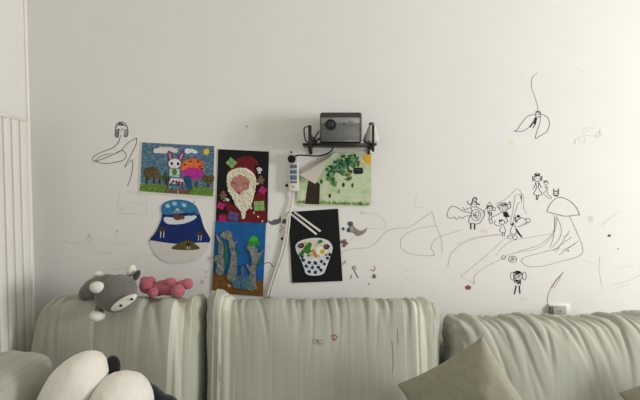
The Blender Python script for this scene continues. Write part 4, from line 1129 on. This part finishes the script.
Mgrey = plush_mat('grey plush', (104, 104, 95)); Mwht = plush_mat('white plush', (220, 217, 206), .03); Mdk = plush_mat('dark grey plush', (58, 57, 52))
g = thing('plush_toy', P(105, 298, -.24), 'grey and white horned plush animal sprawled over the left back cushion', 'plush toy')
hc = P(116, 292.5, -.345)
Hrot = RZ(-28)
soft('body', [(P(100, 287.5, -.235), (17 * U, .055, 12.5 * U), RZ(-8)), (P(88, 292, -.235), (8 * U, .04, 10 * U), RZ(30)), (P(108, 284, -.25), (13 * U, .055, 10 * U))], Mgrey, g)
soft('head', [(hc, (21.5 * U, .060, 16.5 * U), Hrot), (hc + Vector((5 * U, -.01, -6 * U)), (17 * U, .052, 12 * U), Hrot)], Mgrey, g)
# white muzzle band wrapped on the head's lower front
bm = bmesh.new(); mc = P(124, 302.5, -.405)
ball(bm, mc, (14.2 * U, .017, 4.5 * U), RZ(-31)); obj('muzzle', bm, Mwht, g, label='white muzzle band')
eye_m = mat('black bead', (14, 14, 14), .25, .05, 10, spec=.5)
for px, py in ((120.8, 305.6), (131.8, 299.2)):
    bm = bmesh.new(); ball(bm, P(px, py, -.422), (1.35 * U, .004, 1.35 * U), u=14, v=10); obj('eye', bm, eye_m, g)
for lo_, r_, a_ in ((P(97.4, 287.4, -.385), (7.4 * U, .020, 5.6 * U), 8), (P(131.2, 270.8, -.30), (4.6 * U, .016, 6.6 * U), 20)):
    bm = bmesh.new(); ball(bm, lo_, r_, RZ(a_)); obj('horn', bm, Mwht, g, label='white stubby horn')
bm = bmesh.new(); ball(bm, P(99.8, 295.5, -.365), (6.4 * U, .012, 4.2 * U), RZ(-10)); obj('ear', bm, Mdk, g, label='dark grey ear')
bm = bmesh.new(); ball(bm, P(136.6, 275.6, -.315), (3.0 * U, .012, 6.2 * U), RZ(28)); obj('ear', bm, Mdk, g, label='dark grey ear')
bm = bmesh.new(); ball(bm, P(97.2, 315.6, -.365), (7.0 * U, .028, 5.4 * U), RZ(4)); obj('paw', bm, Mwht, g, label='white paw hanging in front')
bm = bmesh.new(); ball(bm, P(97.8, 274.6, -.215), (4.2 * U, .020, 3.6 * U)); obj('paw', bm, Mwht, g, label='white paw at the back')
bm = bmesh.new(); tube(bm, [P(104, 300, -.33), P(100, 308, -.355), P(98.5, 313, -.362)], .014, 12, 5); obj('foreleg', bm, Mgrey, g)
Mpink = plush_mat('pink plush', (172, 92, 104))
p_ = thing('plush_toy', P(166, 297, -.21), 'small pink knobbly plush toy lying behind the grey one', 'plush toy')
Yk = -.215
soft('body', [(P(168, 287.6, Yk), (15 * U, .036, 8.6 * U), RZ(6)), (P(158, 289, Yk), (9 * U, .034, 8 * U))], Mpink, p_, .005)
soft('head', [(P(147.6, 285.6, Yk - .005), (8.6 * U, .034, 8.6 * U)), (P(144.2, 279.5, Yk), (4 * U, .018, 3.6 * U)), (P(151, 279.6, Yk - .004), (4.4 * U, .02, 3.8 * U))], Mpink, p_, .004)
bm = bmesh.new(); ball(bm, P(153, 292.6, Yk - .040), (5.6 * U, .020, 5.0 * U)); obj('paw', bm, Mpink, p_)
bm = bmesh.new(); ball(bm, P(178, 291.2, Yk - .034), (7.4 * U, .026, 6.8 * U)); obj('foot', bm, Mpink, p_)
soft('leg', [(P(187.5, 284, Yk + .002), (6.2 * U, .024, 6.0 * U)), (P(181, 285.6, Yk), (8 * U, .022, 5.6 * U), RZ(-8))], Mpink, p_, .004)
bm = bmesh.new(); ball(bm, P(170, 281.2, Yk - .02), (6.4 * U, .02, 3.6 * U), RZ(-10)); obj('arm', bm, Mpink, p_)
# panda
V_ = .00285
pa = thing('plush_toy', (P(95, 400, -.56).x, -.56, SZ), 'big white and black panda plush slumped in the sofa corner', 'plush toy')
Mpw = plush_mat('white fur', (226, 222, 210), .03); Mpb = plush_mat('black fur', (18, 19, 24), .2)
soft('body', [(P(74, 387, -.62), (24 * V_, .085, 39 * V_), RZ(38)), (P(66, 403, -.60), (24 * V_, .09, 30 * V_)), (Vector((-.62, -.61, .42)), (.11, .09, .11))], Mpw, pa, .007)
soft('head', [(P(121, 404, -.62), (29.5 * V_, .095, 30 * V_))], Mpw, pa, .007)
bm = bmesh.new(); ball(bm, P(112.5, 367, -.535), (8 * V_, .016, 12 * V_), RZ(4)); obj('ear', bm, Mpb, pa, label='black ear')
soft('arm', [(P(151, 395, -.545), (22 * V_, .030, 9.5 * V_), RZ(38)), (P(166, 408, -.55), (16 * V_, .032, 13 * V_), RZ(38))], Mpb, pa, .006, label='black arm')
soft('leg', [(Vector((-.53, -.66, .37)), (.10, .07, .07)), (Vector((-.60, -.68, .365)), (.10, .08, .065))], Mpb, pa, .007, label='black legs')

# ------------------------------------------------------------------ light
w = bpy.data.worlds.new('world'); scene.world = w; w.use_nodes = True
bg = w.node_tree.nodes['Background']; bg.inputs['Color'].default_value = (1.0, .995, .95, 1); bg.inputs['Strength'].default_value = .62
ld = bpy.data.lights.new('window_light', 'AREA'); ld.shape = 'RECTANGLE'; ld.size = .80; ld.size_y = .75; ld.energy = 76; ld.color = (.985, .968, .99)
lo = bpy.data.objects.new('window_light', ld); COL.objects.link(lo)
lo.location = (XR + .015, (WY0 + WY1) / 2, 1.36); lo.rotation_euler = (R(90), 0, R(90))
vs = scene.view_settings; vs.view_transform = 'Standard'; vs.look = 'None'; vs.gamma = 1; vs.use_curve_mapping = False; vs.exposure = 0
scene.cycles.max_bounces = 8; scene.cycles.diffuse_bounces = 5

scene.render.filter_size = 1.1
